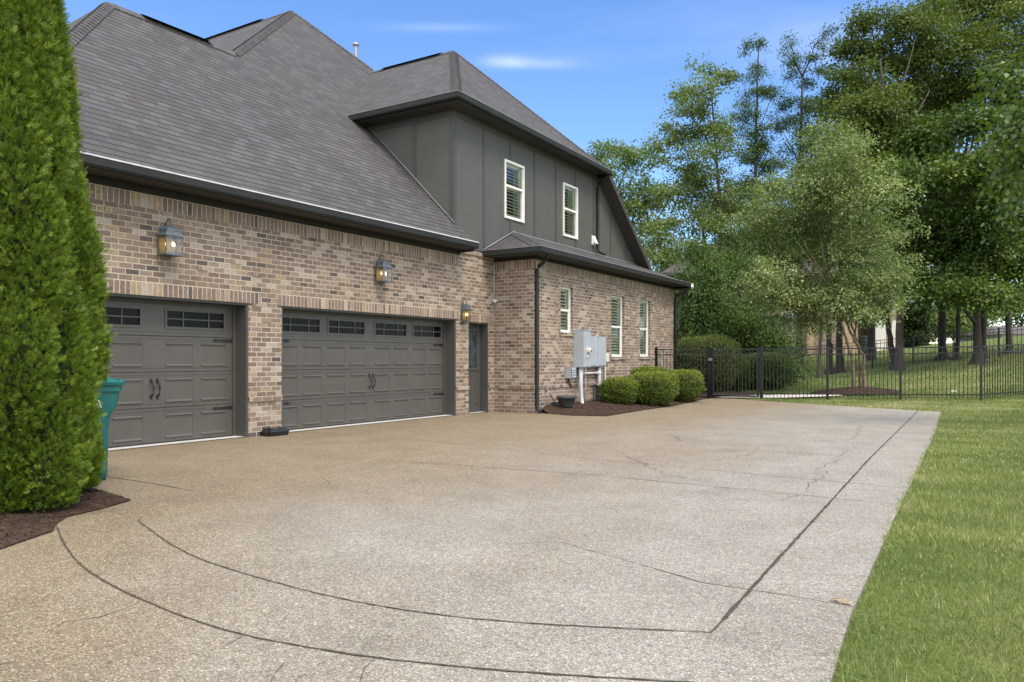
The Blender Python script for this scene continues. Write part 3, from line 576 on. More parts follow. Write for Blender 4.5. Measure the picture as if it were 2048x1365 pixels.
# siding walls
UA = (15.916, 16.84, 4.74, 6.185); UC = (18.94, 19.82, 4.71, 6.2)
mb = MB(); ZS = 6.86
wallx(mb, XS, 13.833, 20.6, 3.74, ZS, [UA, UC], rev=.09, mr=0)
mb.face([(XS, 20.6, 3.74), (XS, 25.25, 3.74), (XS, 25.25, 3.76), (XS, 21.22, 6.74), (XS, 21.22, ZS), (XS, 20.6, ZS)])
mb.face([(XS, 13.833, 3.9), (XS, 13.833, ZS), (-3.2, 13.833, ZS), (-3.2, 13.833, 6.0)])
mb.build('siding_wall', M['siding'], house)
mb = MB()
for y in (14.98, 16.15, 17.34, 18.50, 19.66, 20.84, 22.04, 23.22, 24.35):
    zt = ZS - .18 if y < 21 else 6.86 - (y - 21.1) * .77 - .12; zb = 3.9
    for z0, z1 in ([(zb, UA[2] - .02), (UA[3] + .02, zt)] if UA[0] < y < UA[1] else [(zb, UC[2] - .02), (UC[3] + .02, zt)] if UC[0] < y < UC[1] else [(zb, zt)]):
        mb = MB(); mb.box((XS - .002, y, z0), (XS + .013, y + .09, z1)); mb.build('batten', M['trim'], house)
for nm, a, b in (('corner_board', (XS - .002, 13.825, 3.92), (XS + .020, 13.92, ZS - .01)), ('corner_board', (XS - .1, 13.816, 4.35), (XS + .020, 13.824, ZS - .01)), ('frieze_board', (XS - .002, 13.92, ZS - .17), (XS + .014, 21.1, ZS - .003)), ('frieze_board', (-3.1, 13.818, ZS - .17), (XS - .1, 13.832, ZS - .003)), ('batten', (-1.20, 13.819, 4.9), (-1.08, 13.832, ZS - .17)), ('skirt_board', (XS - .002, 14.06, 3.745), (XS + .016, 16.2, 3.83))):
    mb = MB(); mb.box(a, b); mb.build(nm, M['trim'], house)
# ---------------------------------------------------------------- roofs
def roof(name, pts, parent=house, th=.035, under=True):
    mb = MB(); P = [Vector(p) for p in pts]; mb.face(P, 0)
    Q = [p - Vector((0, 0, th)) for p in P]
    mb.face(Q[::-1], 1)
    for i in range(len(P)): j = (i + 1) % len(P); mb.face([P[i], Q[i], Q[j], P[j]], 1)
    return mb.build(name, [M['shingle'], M['gutter']], parent)
def caps(parent, lines, wd=.15):
    mb = MB()
    for a, b, m1, m2 in lines:      # m1, m2: normals of the two roof faces that meet
        a, b = Vector(a), Vector(b); Ln = (b - a).length; d = (b - a) / Ln; n = int(Ln / .143); m1, m2 = Vector(m1).normalized(), Vector(m2).normalized(); up = (m1 + m2).normalized()
        n1 = d.cross(m1).normalized(); n1 = -n1 if n1.dot(m2) > 0 else n1; n2 = d.cross(m2).normalized(); n2 = -n2 if n2.dot(m1) > 0 else n2
        for i in range(n):
            p = a + d * (i * .143); q = a + d * (min(i + 1.2, n) * .143); r = []
            for pt, lf in ((p, .030), (q, .014)): r.append([pt + n1 * wd + m1 * lf * .7, pt + n1 * wd * .35 + m1 * (lf + .006), pt + up * (lf + .004), pt + n2 * wd * .35 + m2 * (lf + .006), pt + n2 * wd + m2 * lf * .7])
            for k in range(4):
                mb.face([r[0][k], r[0][k + 1], r[1][k + 1], r[1][k]], 0); mb.face([r[0][k] - up * .03, r[0][k + 1] - up * .03, r[0][k + 1], r[0][k]], 0)
            for k in (0, 4): mb.face([r[0][k], r[1][k], r[1][k] - up * .03, r[0][k] - up * .03], 1)
    return mb.build('ridge_cap', [M['cap'], M['barkdark']], parent)
EX = .42                                   # garage eave
def p1(x, y): return (x, y, 4.27 - x)
A = p1(-3.47, 7.94); B = p1(-3.49, 10.69); Cc = p1(-7.12, 15.56)
E0 = (EX, 4.06, 4.27 - EX)
KR = .77; ZL, ZR = 7.00, 6.90
Dp = (-2.55, 17.28, 6.89 + KR * (21.1 - 17.28)); ZD = Dp[2]
KL = (ZD - ZL) / (17.28 - 13.4)
vs_ = (4.27 - ZL, 13.4); ve = p1(4.27 - ZD, 17.28)
r1 = roof('roof', [E0, (EX, 14.05, 4.27 - EX), (.0, 14.05, 4.27), (0, 13.825, 4.27), (-2.2, 13.825, 6.47), (vs_[0] + .02, 13.42, ZL - .02), ve, (-5.72, 17.55, 9.99), Cc, B, A])
yb = 4.06; ZE = 4.27 - EX
roof('roof', [E0, A, (-7.36, yb, ZE)]); roof('roof', [A, B, (-3.49, 16, 7.75), (-7.36, 16, 3.88), (-7.36, 4.06, 3.85)])
ZC = Cc[2]
roof('roof', [B, Cc, (-14, Cc[1], ZC), (-14, 5.4, 3.9), (-7.0, 5.4, 3.9)][0:2] + [(-14, Cc[1], ZC), (-14, B[1], B[2])])
roof('roof', [Cc, (-5.74, 17.52, 9.98), (-5.74, 24.9, 4.3), (-14, 24.9, 4.3), (-14, Cc[1], ZC)])
roof('roof', [(-3.5, 10.69, B[2] - .01), (-14, 10.69, B[2] - .01), (-14, 5.0, 3.9), (-7.2, 5.0, 3.9)])
caps(house, [(E0, A, (1, 0, 1), (0, -1, 1)), (B, Cc, (1, 0, 1), (0, -.745, 1)), (B, A, (1, 0, 1), (-1, 0, 1)), ((-14, Cc[1], ZC), Cc, (0, -.745, 1), (0, .75, 1)), ((-5.76, 17.5, 10.03), Cc, (1, 0, 1), (0, .75, 1))], .15)
# upper mass
roof('roof', [(vs_[0], 13.4, ZL), (.40, 13.4, ZL), Dp, (ve[0] - .1, 17.28, ZD)]); roof('roof', [(.40, 13.4, ZL), (.40, 21.12, ZR), Dp])
roof('roof', [(.40, 21.12, ZR), (.40, 24.75, ZR - KR * 3.63), (-14, 24.75, ZR - KR * 3.63), (-14, 17.28, ZD), Dp])
KF = (ZD - ZL) / (.40 - Dp[0])
caps(house, [((.40, 13.4, ZL), Dp, (0, -KL, 1), (KF, 0, 1)), ((ve[0], 17.28, ZD), Dp, (0, -KL, 1), (0, KR, 1)), ((.40, 21.12, ZR), Dp, (0, KR, 1), (KF, 0, 1))], .13)
# shed roof over the wing
SX = 1.50; ZSH = 3.80
roof('roof', [(SX, 15.02, ZSH), (SX, 25.02, ZSH), (0, 25.02, 4.43), (0, 16.36, 4.43)]); roof('roof', [(SX, 15.02, ZSH), (0, 16.36, 4.43), (0, 15.02, ZSH + .02)])
caps(house, [((SX, 15.02, ZSH), (0, 16.36, 4.43), (0, -.47, 1), (.42, 0, 1))], .12)
mb = MB()     # flashing strips
mb.box((.0, 16.3, 4.435), (.012, 25.0, 4.455)); mb.tube([(.006, 15.02, ZSH + .05), (.006, 16.36, 4.47)], .014, 4)
mb.tube([(.02, 13.815, 4.30), (-2.5, 13.815, 6.82)], .012, 4)
mb.build('flashing', M['dripgrey'], house)
# ridge vents
def vent(a, b):
    mb = MB(); a, b = Vector(a), Vector(b); d = (b - a).normalized(); s_ = Vector((-d.y, d.x, 0))
    for k in (1, -1): mb.face([a + s_ * k * .16 + Vector((0, 0, -.02)), b + s_ * k * .16 + Vector((0, 0, -.02)), b + Vector((0, 0, .05)), a + Vector((0, 0, .05))], 0)
    mb.build('ridge_vent', M['barkdark'], house)
vent((A[0], 8.6, A[2]), (B[0], 10.1, B[2])); vent((Cc[0] - 1.2, Cc[1], ZC), (Cc[0] - 6, Cc[1], ZC)); vent((Dp[0] - .4, 17.28, ZD), (Dp[0] - 2.6, 17.28, ZD))
# ---------------------------------------------------------------- gutters
GP = [(0, .0), (.0, -.125), (.085, -.125), (.092, -.108), (.104, -.102), (.106, 0.0), (.085, .0), (.085, -.02), (.02, -.02), (.02, 0)]
def gutter(path, side=1, name='gutter'):
    mb = MB(); mb.sweep(path, GP, 0, side=side)
    return mb.build(name, M['gutter'], house)
def drip(p, e, m):
    mb = MB(); mb.sweep(p, [(-.03, .004), (.112, -e), (.112, .006), (-.03, .014)], 0); mb.build('drip_edge', M[m], house)
ge = 3.835
g1 = [(-7.3, 4.06, ge), (EX, 4.06, ge), (EX, 14.05, ge), ]
g2 = [(vs_[0] - .02, 13.4, ZL - .015), (.40, 13.4, ZL - .015), (.40, 21.12, ZR - .015)]
g3 = [(-.01, 15.02, ZSH - .01), (SX, 15.02, ZSH - .01), (SX, 25.02, ZSH - .01)]
for q in (g1, g2, g3): gutter(q)
for q, e, m_ in ((g1, .014, 'drip'), (g2, .003, 'dripgrey'), (g3, .003, 'dripgrey')): drip([(x, y, z + .012) for x, y, z in q], e, m_)
# soffits and fascia boards
mb = MB()
def soff(a, b, z, ribs='y'):
    x0, x1 = sorted((a[0], b[0])); y0, y1 = sorted((a[1], b[1]))
    if ribs == 'y':
        y = y0
        while y < y1 - 1e-6: e = min(y + .15, y1); mb.box((x0, y, z), (x1, e - .012, z + .02)); mb.box((x0, e - .012, z + .008), (x1, e, z + .02)); y = e
    else:
        x = x0
        while x < x1 - 1e-6: e = min(x + .15, x1); mb.box((x, y0, z), (e - .012, y1, z + .02)); mb.box((e - .012, y0, z + .008), (e, y1, z + .02)); x = e
soff((.0, 4.06), (EX - .005, 14.03), 3.715); soff((-7, 4.08), (0, 4.5), 3.715, 'x')
soff((XS, 13.42), (.395, 21.1), 6.835); soff((-2.75, 13.42), (XS, 13.83), 6.835, 'x')
soff((XB, 15.04), (SX - .005, 25.0), 3.675); soff((0.0, 15.04), (XB, YC), 3.675, 'x')
mb.box((EX - .02, 4.1, 3.70), (EX - .003, 14.03, 3.82)); mb.box((EX - .25, 14.02, 3.655), (EX - .003, 14.04, 3.85)); mb.face([(0, 14.04, 3.655), (EX - .26, 14.04, 3.655), (EX - .26, 14.04, 4.0), (0, 14.04, 4.24)])
mb.box((.382, 13.42, 6.83), (.397, 21.1, 6.9)); mb.box((SX - .02, 15.04, 3.665), (SX - .003, 25.0, 3.78))
mb.build('soffit', M['soffit'], house)
mb = MB(); mb.box((0, 4.5, 3.605), (.035, 14.03, 3.713)); mb.build('frieze_board', M['frieze'], house)
mb = MB(); mb.box((XB, YC - .033, 3.59), (XB + .035, YE, 3.673)); mb.box((0, YC - .033, 3.59), (XB, YC - .002, 3.673)); mb.build('frieze_board', M['frieze'], house)
# raking overhang of the far slope
mb = MB()
def rz(y): return ZR - KR * (y - 21.12)
ya, yb_ = 21.12, 24.75
mb.face([(XS, ya, rz(ya) - .17), (.39, ya, rz(ya) - .17), (.39, yb_, rz(yb_) - .17), (XS, yb_, rz(yb_) - .17)])
mb.face([(.405, ya, rz(ya) - .002), (.405, ya, rz(ya) - .19), (.405, yb_, rz(yb_) - .19), (.405, yb_, rz(yb_) - .002)])
mb.face([(.39, ya, rz(ya) - .17), (.405, ya, rz(ya) - .19), (.405, yb_, rz(yb_) - .19), (.39, yb_, rz(yb_) - .17)])
mb.face([(XS, yb_, rz(yb_) - .17), (.405, yb_, rz(yb_) - .19), (.405, yb_, rz(yb_)), (XS, yb_, rz(yb_))])
mb.build('rake_overhang', M['soffit'], house)
mb = MB(); mb.box((0.0, 24.63, 3.6), (SX - .03, 25.0, 3.62)); mb.face([(0, 25.0, 3.6), (SX, 25.0, 3.6), (SX, 25.0, 3.78), (0, 25.0, 4.40)]); mb.build('gable_board', M['soffit'], house)
# ---------------------------------------------------------------- downspouts
def spout(path, r=.042, straps=()):
    mb = MB(); mb.tube(path, r, 10)
    for p in straps: mb.tube([(p[0], p[1], p[2]), (p[0], p[1], p[2] + .03)], r + .006, 10)
    return mb.build('downspout', M['gutter'], house)
spout([(SX + .02, 15.33, 3.71), (SX + .02, 15.33, 3.60), (1.40, 15.38, 3.48), (1.24, 15.46, 3.42), (1.175, 15.49, 3.34), (1.175, 15.49, 3.2), (1.175, 15.49, .18), (1.20, 15.48, .08), (1.30, 15.42, .04)], .045, [(1.175, 15.49, 2.9), (1.175, 15.49, 1.2), (1.175, 15.49, .35)])
spout([(.44, 20.95, 6.78), (.44, 20.95, 6.70), (.25, 21.0, 6.62), (.08, 21.05, 6.56), (.05, 21.07, 6.45), (.05, 21.07, 4.62), (.10, 21.05, 4.50), (.20, 21.03, 4.44), (.30, 21.02, 4.40)], .042, [(.05, 21.07, 5.6), (.05, 21.07, 4.8)])
spout([(SX + .02, 24.85, 3.70), (SX + .02, 24.85, 3.60), (1.35, 24.78, 3.46), (1.18, 24.68, 3.40), (1.17, 24.64, 3.28), (1.17, 24.64, .12)], .05, [(1.17, 24.64, 2.9), (1.17, 24.64, 1.2)])
# ---------------------------------------------------------------- windows
def window(X, h, louv=True, proud_=0.0, rail=.5):
    y0, y1, z0, z1 = h; t = .055; mb = MB(); xf = X + proud_
    mb.box((X - .06, y0, z0), (xf, y0 + t, z1)); mb.box((X - .06, y1 - t, z0), (xf, y1, z1)); mb.box((X - .06, y0 + t, z1 - t), (xf, y1 - t, z1)); mb.box((X - .06, y0 + t, z0), (xf + .006, y1 - t, z0 + t * 1.2))
    zm = z0 + (z1 - z0) * rail
    mb.box((X - .05, y0 + t, zm - .025), (xf - .006, y1 - t, zm + .03))
    s_ = .022; mb.box((X - .05, y0 + t, z0 + t * 1.2), (xf - .012, y0 + t + s_, zm - .025)); mb.box((X - .05, y1 - t - s_ * 1.6, z0 + t * 1.2), (xf - .012, y1 - t, zm - .025))
    f = mb.build('window', M['white'], house)
    mb = MB(); mb.face([(X - .035, y0 + t, z0 + t), (X - .035, y1 - t, z0 + t), (X - .035, y1 - t, zm), (X - .035, y0 + t, zm)]); mb.face([(X - .03, y0 + t, zm), (X - .03, y1 - t, zm), (X - .03, y1 - t, z1 - t), (X - .03, y0 + t, z1 - t)])
    mb.build('pane', M['glass'], f)
    mb = MB(); d = X - .30     # white jamb liner and dark room
    mb.face([(X - .06, y1 - .03, z0), (d, y1 - .03, z0), (d, y1 - .03, z1), (X - .06, y1 - .03, z1)]); mb.face([(X - .06, y0 + .03, z0), (X - .06, y0 + .03, z1), (d, y0 + .03, z1), (d, y0 + .03, z0)])
    mb.face([(X - .06, y0, z1 - .03), (X - .06, y1, z1 - .03), (d, y1, z1 - .03), (d, y0, z1 - .03)]); mb.face([(X - .06, y0, z0 + .03), (d, y0, z0 + .03), (d, y1, z0 + .03), (X - .06, y1, z0 + .03)])
    mb.face([(d, y0, z0), (d, y1, z0), (d, y1, z1), (d, y0, z1)], 1)
    mb.build('jamb', [M['jamb'], M['dark']], f)
    mb = MB(); xs_ = X - .095
    for a, b in ((y0 + .03, y0 + .08), (y1 - .08, y1 - .03)): mb.box((xs_ - .03, a, z0 + .03), (xs_, b, z1 - .03))
    for a, b in ((z0 + .03, z0 + .10), (zm - .04, zm + .04), (z1 - .10, z1 - .03)): mb.box((xs_ - .03, y0 + .08, a), (xs_, y1 - .08, b))
    z = z0 + .14
    while z < z1 - .12:
        if abs(z - zm) > .07:
            q = .038; mb.face([(xs_ + q, y0 + .08, z - .012), (xs_ + q, y1 - .08, z - .012), (xs_ - q - .02, y1 - .08, z + .03), (xs_ - q - .02, y0 + .08, z + .03)])
            mb.face([(xs_ + q, y0 + .08, z - .02), (xs_ - q - .02, y0 + .08, z + .022), (xs_ - q - .02, y1 - .08, z + .022), (xs_ + q, y1 - .08, z - .02)]); mb.face([(xs_ + q, y0 + .08, z - .02), (xs_ + q, y1 - .08, z - .02), (xs_ + q, y1 - .08, z - .012), (xs_ + q, y0 + .08, z - .012)])
        z += .083
    mb.build('shutter', M['louver'], f)
window(XS, UA, proud_=.03, rail=.56); window(XS, UC, proud_=.03, rail=.52)
for h in (W1, W2, W3): window(XB - .075, h, rail=.49)
# ---------------------------------------------------------------- garage doors
def garage_door(D, panels, lites, hinges, hand, label):
    y0, y1, _, z1 = D; X = -.30; mb = MB()
    fz0, fz1 = .02, z1 - .02
    ring = []
    holes = [(a, b, c, d) for a, b in panels for c, d in ((.08, .45), (.615, .985), (1.15, 1.52))] + [(a, b, 1.715, 2.02) for a, b in lites]
    ys = sorted({y0, y1, *[h[0] for h in holes], *[h[1] for h in holes]}); zs = sorted({fz0, fz1, .53, .545, 1.06, 1.075, 1.595, 1.61, *[h[2] for h in holes], *[h[3] for h in holes]})
    for a, b in zip(ys, ys[1:]):
        for c, d in zip(zs, zs[1:]):
            if any(h[0] < (a + b) / 2 < h[1] and h[2] < (c + d) / 2 < h[3] for h in holes): continue
            if abs(d - c - .015) < 1e-3 and c in (.53, 1.06, 1.595): continue
            mb.face([(X, a, c), (X, b, c), (X, b, d), (X, a, d)])
    for c, d in ((.53, .545), (1.06, 1.075), (1.595, 1.61)):
        mm_ = (c + d) / 2; mb.face([(X, y0, c), (X, y1, c), (X - .012, y1, mm_), (X - .012, y0, mm_)]); mb.face([(X - .012, y0, mm_), (X - .012, y1, mm_), (X, y1, d), (X, y0, d)])
        for k in (-.045, .06): mb.box((X - .004, y0, mm_ + k), (X + .006, y1, mm_ + k + .007))
    for a, b, c, d in holes[:len(panels) * 3]:
        g = .017; lv = [(0, 0), (g, .018), (2.0 * g, -.004)]
        R = [[(X + q, a + min(e, .01), c + e), (X + q, b - min(e, .01), c + e), (X + q, b - min(e, .01), d - e), (X + q, a + min(e, .01), d - e)] for e, q in ((0, 0), (.001, -.005), (.012, -.005))]
        for zz_ in (c + .004, d - .036): mb.face([(X - .006, a + .006, zz_), (X - .006, b - .006, zz_), (X + .016, b - .012, zz_ + .003), (X + .016, a + .012, zz_ + .003)]); mb.face([(X + .016, a + .012, zz_ + .003), (X + .016, b - .012, zz_ + .003), (X - .005, b - .006, zz_ + .032), (X - .005, a + .006, zz_ + .032)])
        for r0, r1 in zip(R, R[1:]):
            for i in range(4): j = (i + 1) % 4; mb.face([r0[i], r0[j], r1[j], r1[i]])
        mb.face(R[-1])
    body = mb.build('garage_door', M['door'], house, label)
    for a, b in lites:
        c, d = 1.715, 2.02; mb = MB(); t = .035
        for p, q in (((a, c), (b, c + t)), ((a, d - t), (b, d)), ((a, c + t), (a + t, d - t)), ((b - t, c + t), (b, d - t))): mb.box((X - .02, p[0], p[1]), (X + .014, q[0], q[1]))
        w_ = b - a; zm = (c + d) / 2; mb.box((X - .012, a + t, zm - .009), (X + .006, b - t, zm + .009))
        for k in (.29, .71): mb.box((X - .012, a + w_ * k - .009, c + t), (X + .005, a + w_ * k + .009, d - t))
        wn = mb.build('window', M['door'], body)
        mb2 = MB(); mb2.face([(X - .012, a + .01, c + .01), (X - .012, b - .01, c + .01), (X - .012, b - .01, d - .01), (X - .012, a + .01, d - .01)]); mb2.build('garage_pane', M['blackglass'], body)
    for ys_, dr, z in hinges:      # spear-pointed strap hinges
        mb = MB(); L_ = .40; x = X + .014; pr = [(0, -.028), (L_ * .82, -.012), (L_ * .82, -.03), (L_, 0), (L_ * .82, .03), (L_ * .82, .012), (0, .028)]
        pts = [(x, ys_ + dr * u, z + v) for u, v in pr]; mb.face(pts); bk = [(X - .002, p[1], p[2]) for p in pts]
        for i in range(len(pts)): j = (i + 1) % len(pts); mb.face([pts[i], pts[j], bk[j], bk[i]])
        mb.build('hinge', M['black'], body)
    for s_ in (-1, 1):
        mb = MB(); y = hand + s_ * .05; x = X + .055
        mb.tube([(X + .005, y, .93), (x, y, .905), (x + .005, y + s_ * .0 + .008, .82), (x, y, .74), (X + .006, y, .715)], [.012, .011, .013, .011, .012], 8)
        for z, k in ((.93, 1), (.715, -1)):
            pr = [(-.016, 0), (.016, 0), (.022, .018 * k), (0, .055 * k), (-.022, .018 * k)]
            pts = [(X + .012, y + u, z + v) for u, v in pr]; mb.face(pts); bk = [(X, p[1], p[2]) for p in pts]
            for i in range(5): j = (i + 1) % 5; mb.face([pts[i], pts[j], bk[j], bk[i]])
        mb.build('handle', M['black'], body)
    # casing that lines the opening
    mb = MB(); t = .035
    mb.box((-.34, y0 + .001, 0), (-.012, y0 + t, z1 - .001)); mb.box((-.34, y1 - t, 0), (-.012, y1 - .001, z1 - .001)); mb.box((-.34, y0 + t, z1 - t), (-.012, y1 - t, z1 - .001))
    mb.box((-.295, y0 + t, 0.01), (-.27, y0 + .085, z1 - .08)); mb.box((-.295, y1 - .085, 0.01), (-.27, y1 - t, z1 - .08)); mb.box((-.296, y0 + t, z1 - .085), (-.268, y1 - t, z1 - t))
    mb.box((-.31, y0 + t, .012), (-.285, y1 - t, .03), 1)
    mb.build('door_casing', [M['trim'], M['black']], house)
p2 = [(9.10, 9.56), (9.695, 10.14), (10.29, 10.74), (10.88, 11.33), (11.57, 12.02), (12.16, 12.61), (12.76, 13.20), (13.32, 13.77)]
l2 = [(9.10, 10.12), (10.28, 11.30), (11.55, 12.57), (12.75, 13.77)]
garage_door(D2, p2, l2, [(13.86, -1, 1.58), (13.86, -1, .49), (8.99, 1, 1.58), (8.99, 1, .49)], 11.47, 'double-width door with four windows')
p1_ = [(5.56, 6.02), (6.17, 6.63), (6.99, 7.46), (7.60, 8.06)]
garage_door(D1, p1_, [(5.56, 6.62), (6.98, 8.05)], [(8.21, -1, 1.56), (8.21, -1, .48), (5.39, 1, 1.56), (5.39, 1, .48)], 6.81, 'single-width door with two windows beside the arborvitae')
# entry door
mb = MB(); X = -.22; y0, y1 = 14.425, 15.176
mb.box((X - .04, y0, .03), (X, y1, 2.08)); gx0, gx1 = 14.60, 15.02
for a, b, c, d in ((gx0 - .05, gx1 + .05, 1.0, 1.06), (gx0 - .05, gx1 + .05, 1.93, 1.99), (gx0 - .05, gx0, 1.06, 1.93), (gx1, gx1 + .05, 1.06, 1.93)): mb.box((X, a, c), (X + .02, b, d))
for a, b in ((14.55, 14.77), (14.85, 15.06)):
    mb.bbox((X, a, .2), (X + .012, b, .82), .01); mb.box((X, a + .03, .23), (X + .016, b - .03, .79))
ed = mb.build('entry_door', M['trim'], house)
mb = MB(); mb.face([(X + .006, gx0, 1.06), (X + .006, gx1, 1.06), (X + .006, gx1, 1.93), (X + .006, gx0, 1.93)]); mb.build('door_pane', M['doorglass'], ed)
mb = MB(); mb.tube([(X, 14.50, .98), (X + .05, 14.50, .98)], .012, 8); mb.lathe((X + .06, 14.50, .955), [(0, 0), (.022, .008), (.026, .025), (.022, .042), (0, .05)], 10); mb.build('handle', M['copper'], ed)
mb = MB(); t = .033; a, b = DE[0], DE[1]
mb.box((-.26, a + .001, 0), (-.012, a + t, 2.118)); mb.box((-.26, b - t, 0), (-.012, b - .001, 2.118)); mb.box((-.26, a + t, 2.085), (-.012, b - t, 2.118)); mb.build('door_casing', M['trim'], house)
# dark interior behind the doors
mb = MB(); mb.box((-.8, 4.7, 0), (-.36, 15.3, 2.4)); mb.build('inner_wall', M['dark'], house)
# roof pipe vent, wall vent
mb = MB(); p = p1(-6.55, 17.18); pp = Vector((-6.3, 17.35, 10.3)); mb.lathe((pp.x, pp.y, pp.z - .4), [(.055, 0), (.055, .95), (.055, .95)], 12); mb.lathe((pp.x, pp.y, pp.z + .50), [(.055, .0), (.10, .02), (.10, .09), (.0, .12)], 12)
mb.build('vent_pipe', M['steel'], house)
mb = MB(); mb.box((0, 20.72, 4.68), (.03, 20.95, 4.96)); mb.face([(.03, 20.74, 4.93), (.03, 20.93, 4.93), (.13, 20.93, 4.72), (.13, 20.74, 4.72)]); mb.face([(.03, 20.74, 4.93), (.13, 20.74, 4.72), (.03, 20.74, 4.72)]); mb.face([(.03, 20.93, 4.93), (.03, 20.93, 4.72), (.13, 20.93, 4.72)])
mb.build('wall_vent', M['white'], house)
# ================================================================ LANTERNS
def lantern(y, z0, wd, dp, hg, label, x0=.05):
    t = empty('wall_lantern', (0, y, z0), label, 'wall lantern', 'carriage lanterns on the garage wall')
    xa, xb = x0, x0 + dp; ya, yb = y - wd / 2, y + wd / 2; z1 = z0 + hg; b = .012
    mb = MB()
    mb.box((xa - .01, ya - .01, z0 - .02), (xb + .01, yb + .01, z0)); 
    for px in (xa, xb - b):
        for py in (ya, yb - b): mb.box((px, py, z0), (px + b, py + b, z1))
    mb.box((xa, ya, z1 - b), (xb, yb, z1)); mb.lathe(((xa + xb) / 2, y, z0 - .05), [(0, 0), (.012, .005), (.02, .03)], 8)
    mb.box((.0, y - wd * .28, z0 - .02), (.02, y + wd * .28, z1 + .16)); mb.box((.0, y - .02, z0 + .02), (xa, y + .02, z0 + .06)); mb.box((.0, y - .02, z1 - .06), (xa, y + .02, z1 - .02))
    mb.build('frame', M['copper'], t)
    mb = MB(); cx = (xa + xb) / 2
    def ringz(k, z, e=0): return [(cx - dp / 2 * k - e, y - wd / 2 * k - e, z), (cx + dp / 2 * k + e, y - wd / 2 * k - e, z), (cx + dp / 2 * k + e, y + wd / 2 * k + e, z), (cx - dp / 2 * k - e, y + wd / 2 * k + e, z)]
    rs = [ringz(1, z1, .014), ringz(1, z1 + .012, .014), ringz(.72, z1 + .075), ringz(.76, z1 + .08), ringz(.76, z1 + .095), ringz(.36, z1 + .14), ringz(.1, z1 + .15)]
    for r0, r1 in zip(rs, rs[1:]):
        for i in range(4): j = (i + 1) % 4; mb.face([r0[i], r0[j], r1[j], r1[i]])
    mb.face(rs[0][::-1]); mb.face(rs[-1]); mb.build('lamp_roof', M['copper'], t)
    mb = MB(); zt = z1 + .14
    mb.tube([(cx, y, zt), (cx + .01, y, zt + .05), (cx - .01, y, zt + .10), (cx - .05, y, zt + .12), (cx - .09, y, zt + .09), (.012, y, zt + .04)], [.008, .009, .010, .010, .009, .008], 8)
    mb.tube([(cx - .02, y, zt + .05), (cx - .035, y, zt + .075), (cx - .01, y, zt + .09)], .007, 6); mb.build('hook', M['copper'], t)
    mb = MB(); g = .004
    for q in ([(xb - g, ya + b, z0), (xb - g, yb - b, z0), (xb - g, yb - b, z1 - b), (xb - g, ya + b, z1 - b)], [(xa + b, ya + g, z0), (xb - b, ya + g, z0), (xb - b, ya + g, z1 - b), (xa + b, ya + g, z1 - b)], [(xa + b, yb - g, z0), (xb - b, yb - g, z0), (xb - b, yb - g, z1 - b), (xa + b, yb - g, z1 - b)]): mb.face(q)
    mb.build('glass', M['lampglass'], t)
    mb = MB(); mb.face([(xa + .004, ya + b, z0), (xa + .004, yb - b, z0), (xa + .004, yb - b, z1), (xa + .004, ya + b, z1)]); mb.build('back_plate', M['lampback'], t)
    for k in ((-.27, 0.0), (.02, .25), (.24, -.05)) if wd > .2 else ((-.12, 0), (.15, .1)):
        px, py = cx + dp * k[1] * .8, y + wd * k[0]
        mb = MB(); mb.tube([(px, py, z0), (px, py, z0 + hg * .42)], .010, 8); c = mb.build('candle', M['candle'], t)
        mb = MB(); mb.lathe((px, py, z0 + hg * .44), [(0, 0), (.009, .012), (.012, .03), (.006, .058), (0, .075)], 8); mb.build('bulb', M['flame'], c)
lantern(6.78, 2.77, .27, .19, .25, 'lit carriage lantern above the narrow garage door, nearest the arborvitae')
lantern(11.35, 2.78, .27, .19, .25, 'lit carriage lantern above the middle of the wide garage door')
lantern(14.15, 2.13, .16, .13, .24, 'small lit carriage lantern beside the entry door')
# ================================================================ SMALL THINGS ON AND BY THE HOUSE
# electrical boxes on the wing wall
XW = XB
t = empty('meter_cabinet', (XW, 18.1, 1.0), 'tall grey electric meter cabinet with a round glass meter on the brick wall', 'electric meter')
mb = MB(); mb.box((XW + .005, 17.40, 1.06), (XW + .30, 17.80, 2.0)); mb.box((XW + .30, 17.42, 1.08), (XW + .312, 17.78, 1.97)); mb.box((XW - .0, 17.39, 1.995), (XW + .32, 17.81, 2.01)); mb.build('case', M['metalbox'], t)
mb = MB()
for r0, x0, x1 in ((.085, .31, .345), (.068, .345, .40), (.045, .40, .41)): mb.tube([(XW + x0, 17.62, 1.48), (XW + x1, 17.62, 1.48)], r0, 18)
mb.build('meter', M['cream'], t)
mb = MB(); mb.tube([(XW + .41, 17.62, 1.48), (XW + .413, 17.62, 1.48)], .032, 14); mb.build('dial', M['black'], t)
mb = MB(); mb.tube([(XW + .33, 17.56, 1.36), (XW + .345, 17.55, 1.30)], .018, 8); mb.build('seal', M['white'], t)
t = empty('breaker_cabinet', (XW, 18.6, 1.0), 'wide grey breaker cabinet with two doors beside the electric meter', 'breaker cabinet')
mb = MB(); mb.box((XW + .005, 17.98, 1.07), (XW + .17, 18.98, 1.86)); mb.box((XW - .0, 17.97, 1.855), (XW + .19, 18.99, 1.87)); mb.build('case', M['metalbox'], t)
for a, b in ((18.0, 18.44), (18.52, 18.96)):
    mb = MB(); mb.bbox((XW + .171, a, 1.09), (XW + .195, b, 1.85), .008); mb.build('door', M['metalbox'], t)
t = empty('switch_box', (XW, 17.1, .7), 'small grey louvred switch box low on the wall left of the meter', 'switch box')
mb = MB(); mb.box((XW + .005, 16.98, .79), (XW + .15, 17.26, 1.06)); mb.box((XW, 16.97, 1.055), (XW + .17, 17.27, 1.07)); mb.build('case', M['metalbox'], t)
mb = MB()
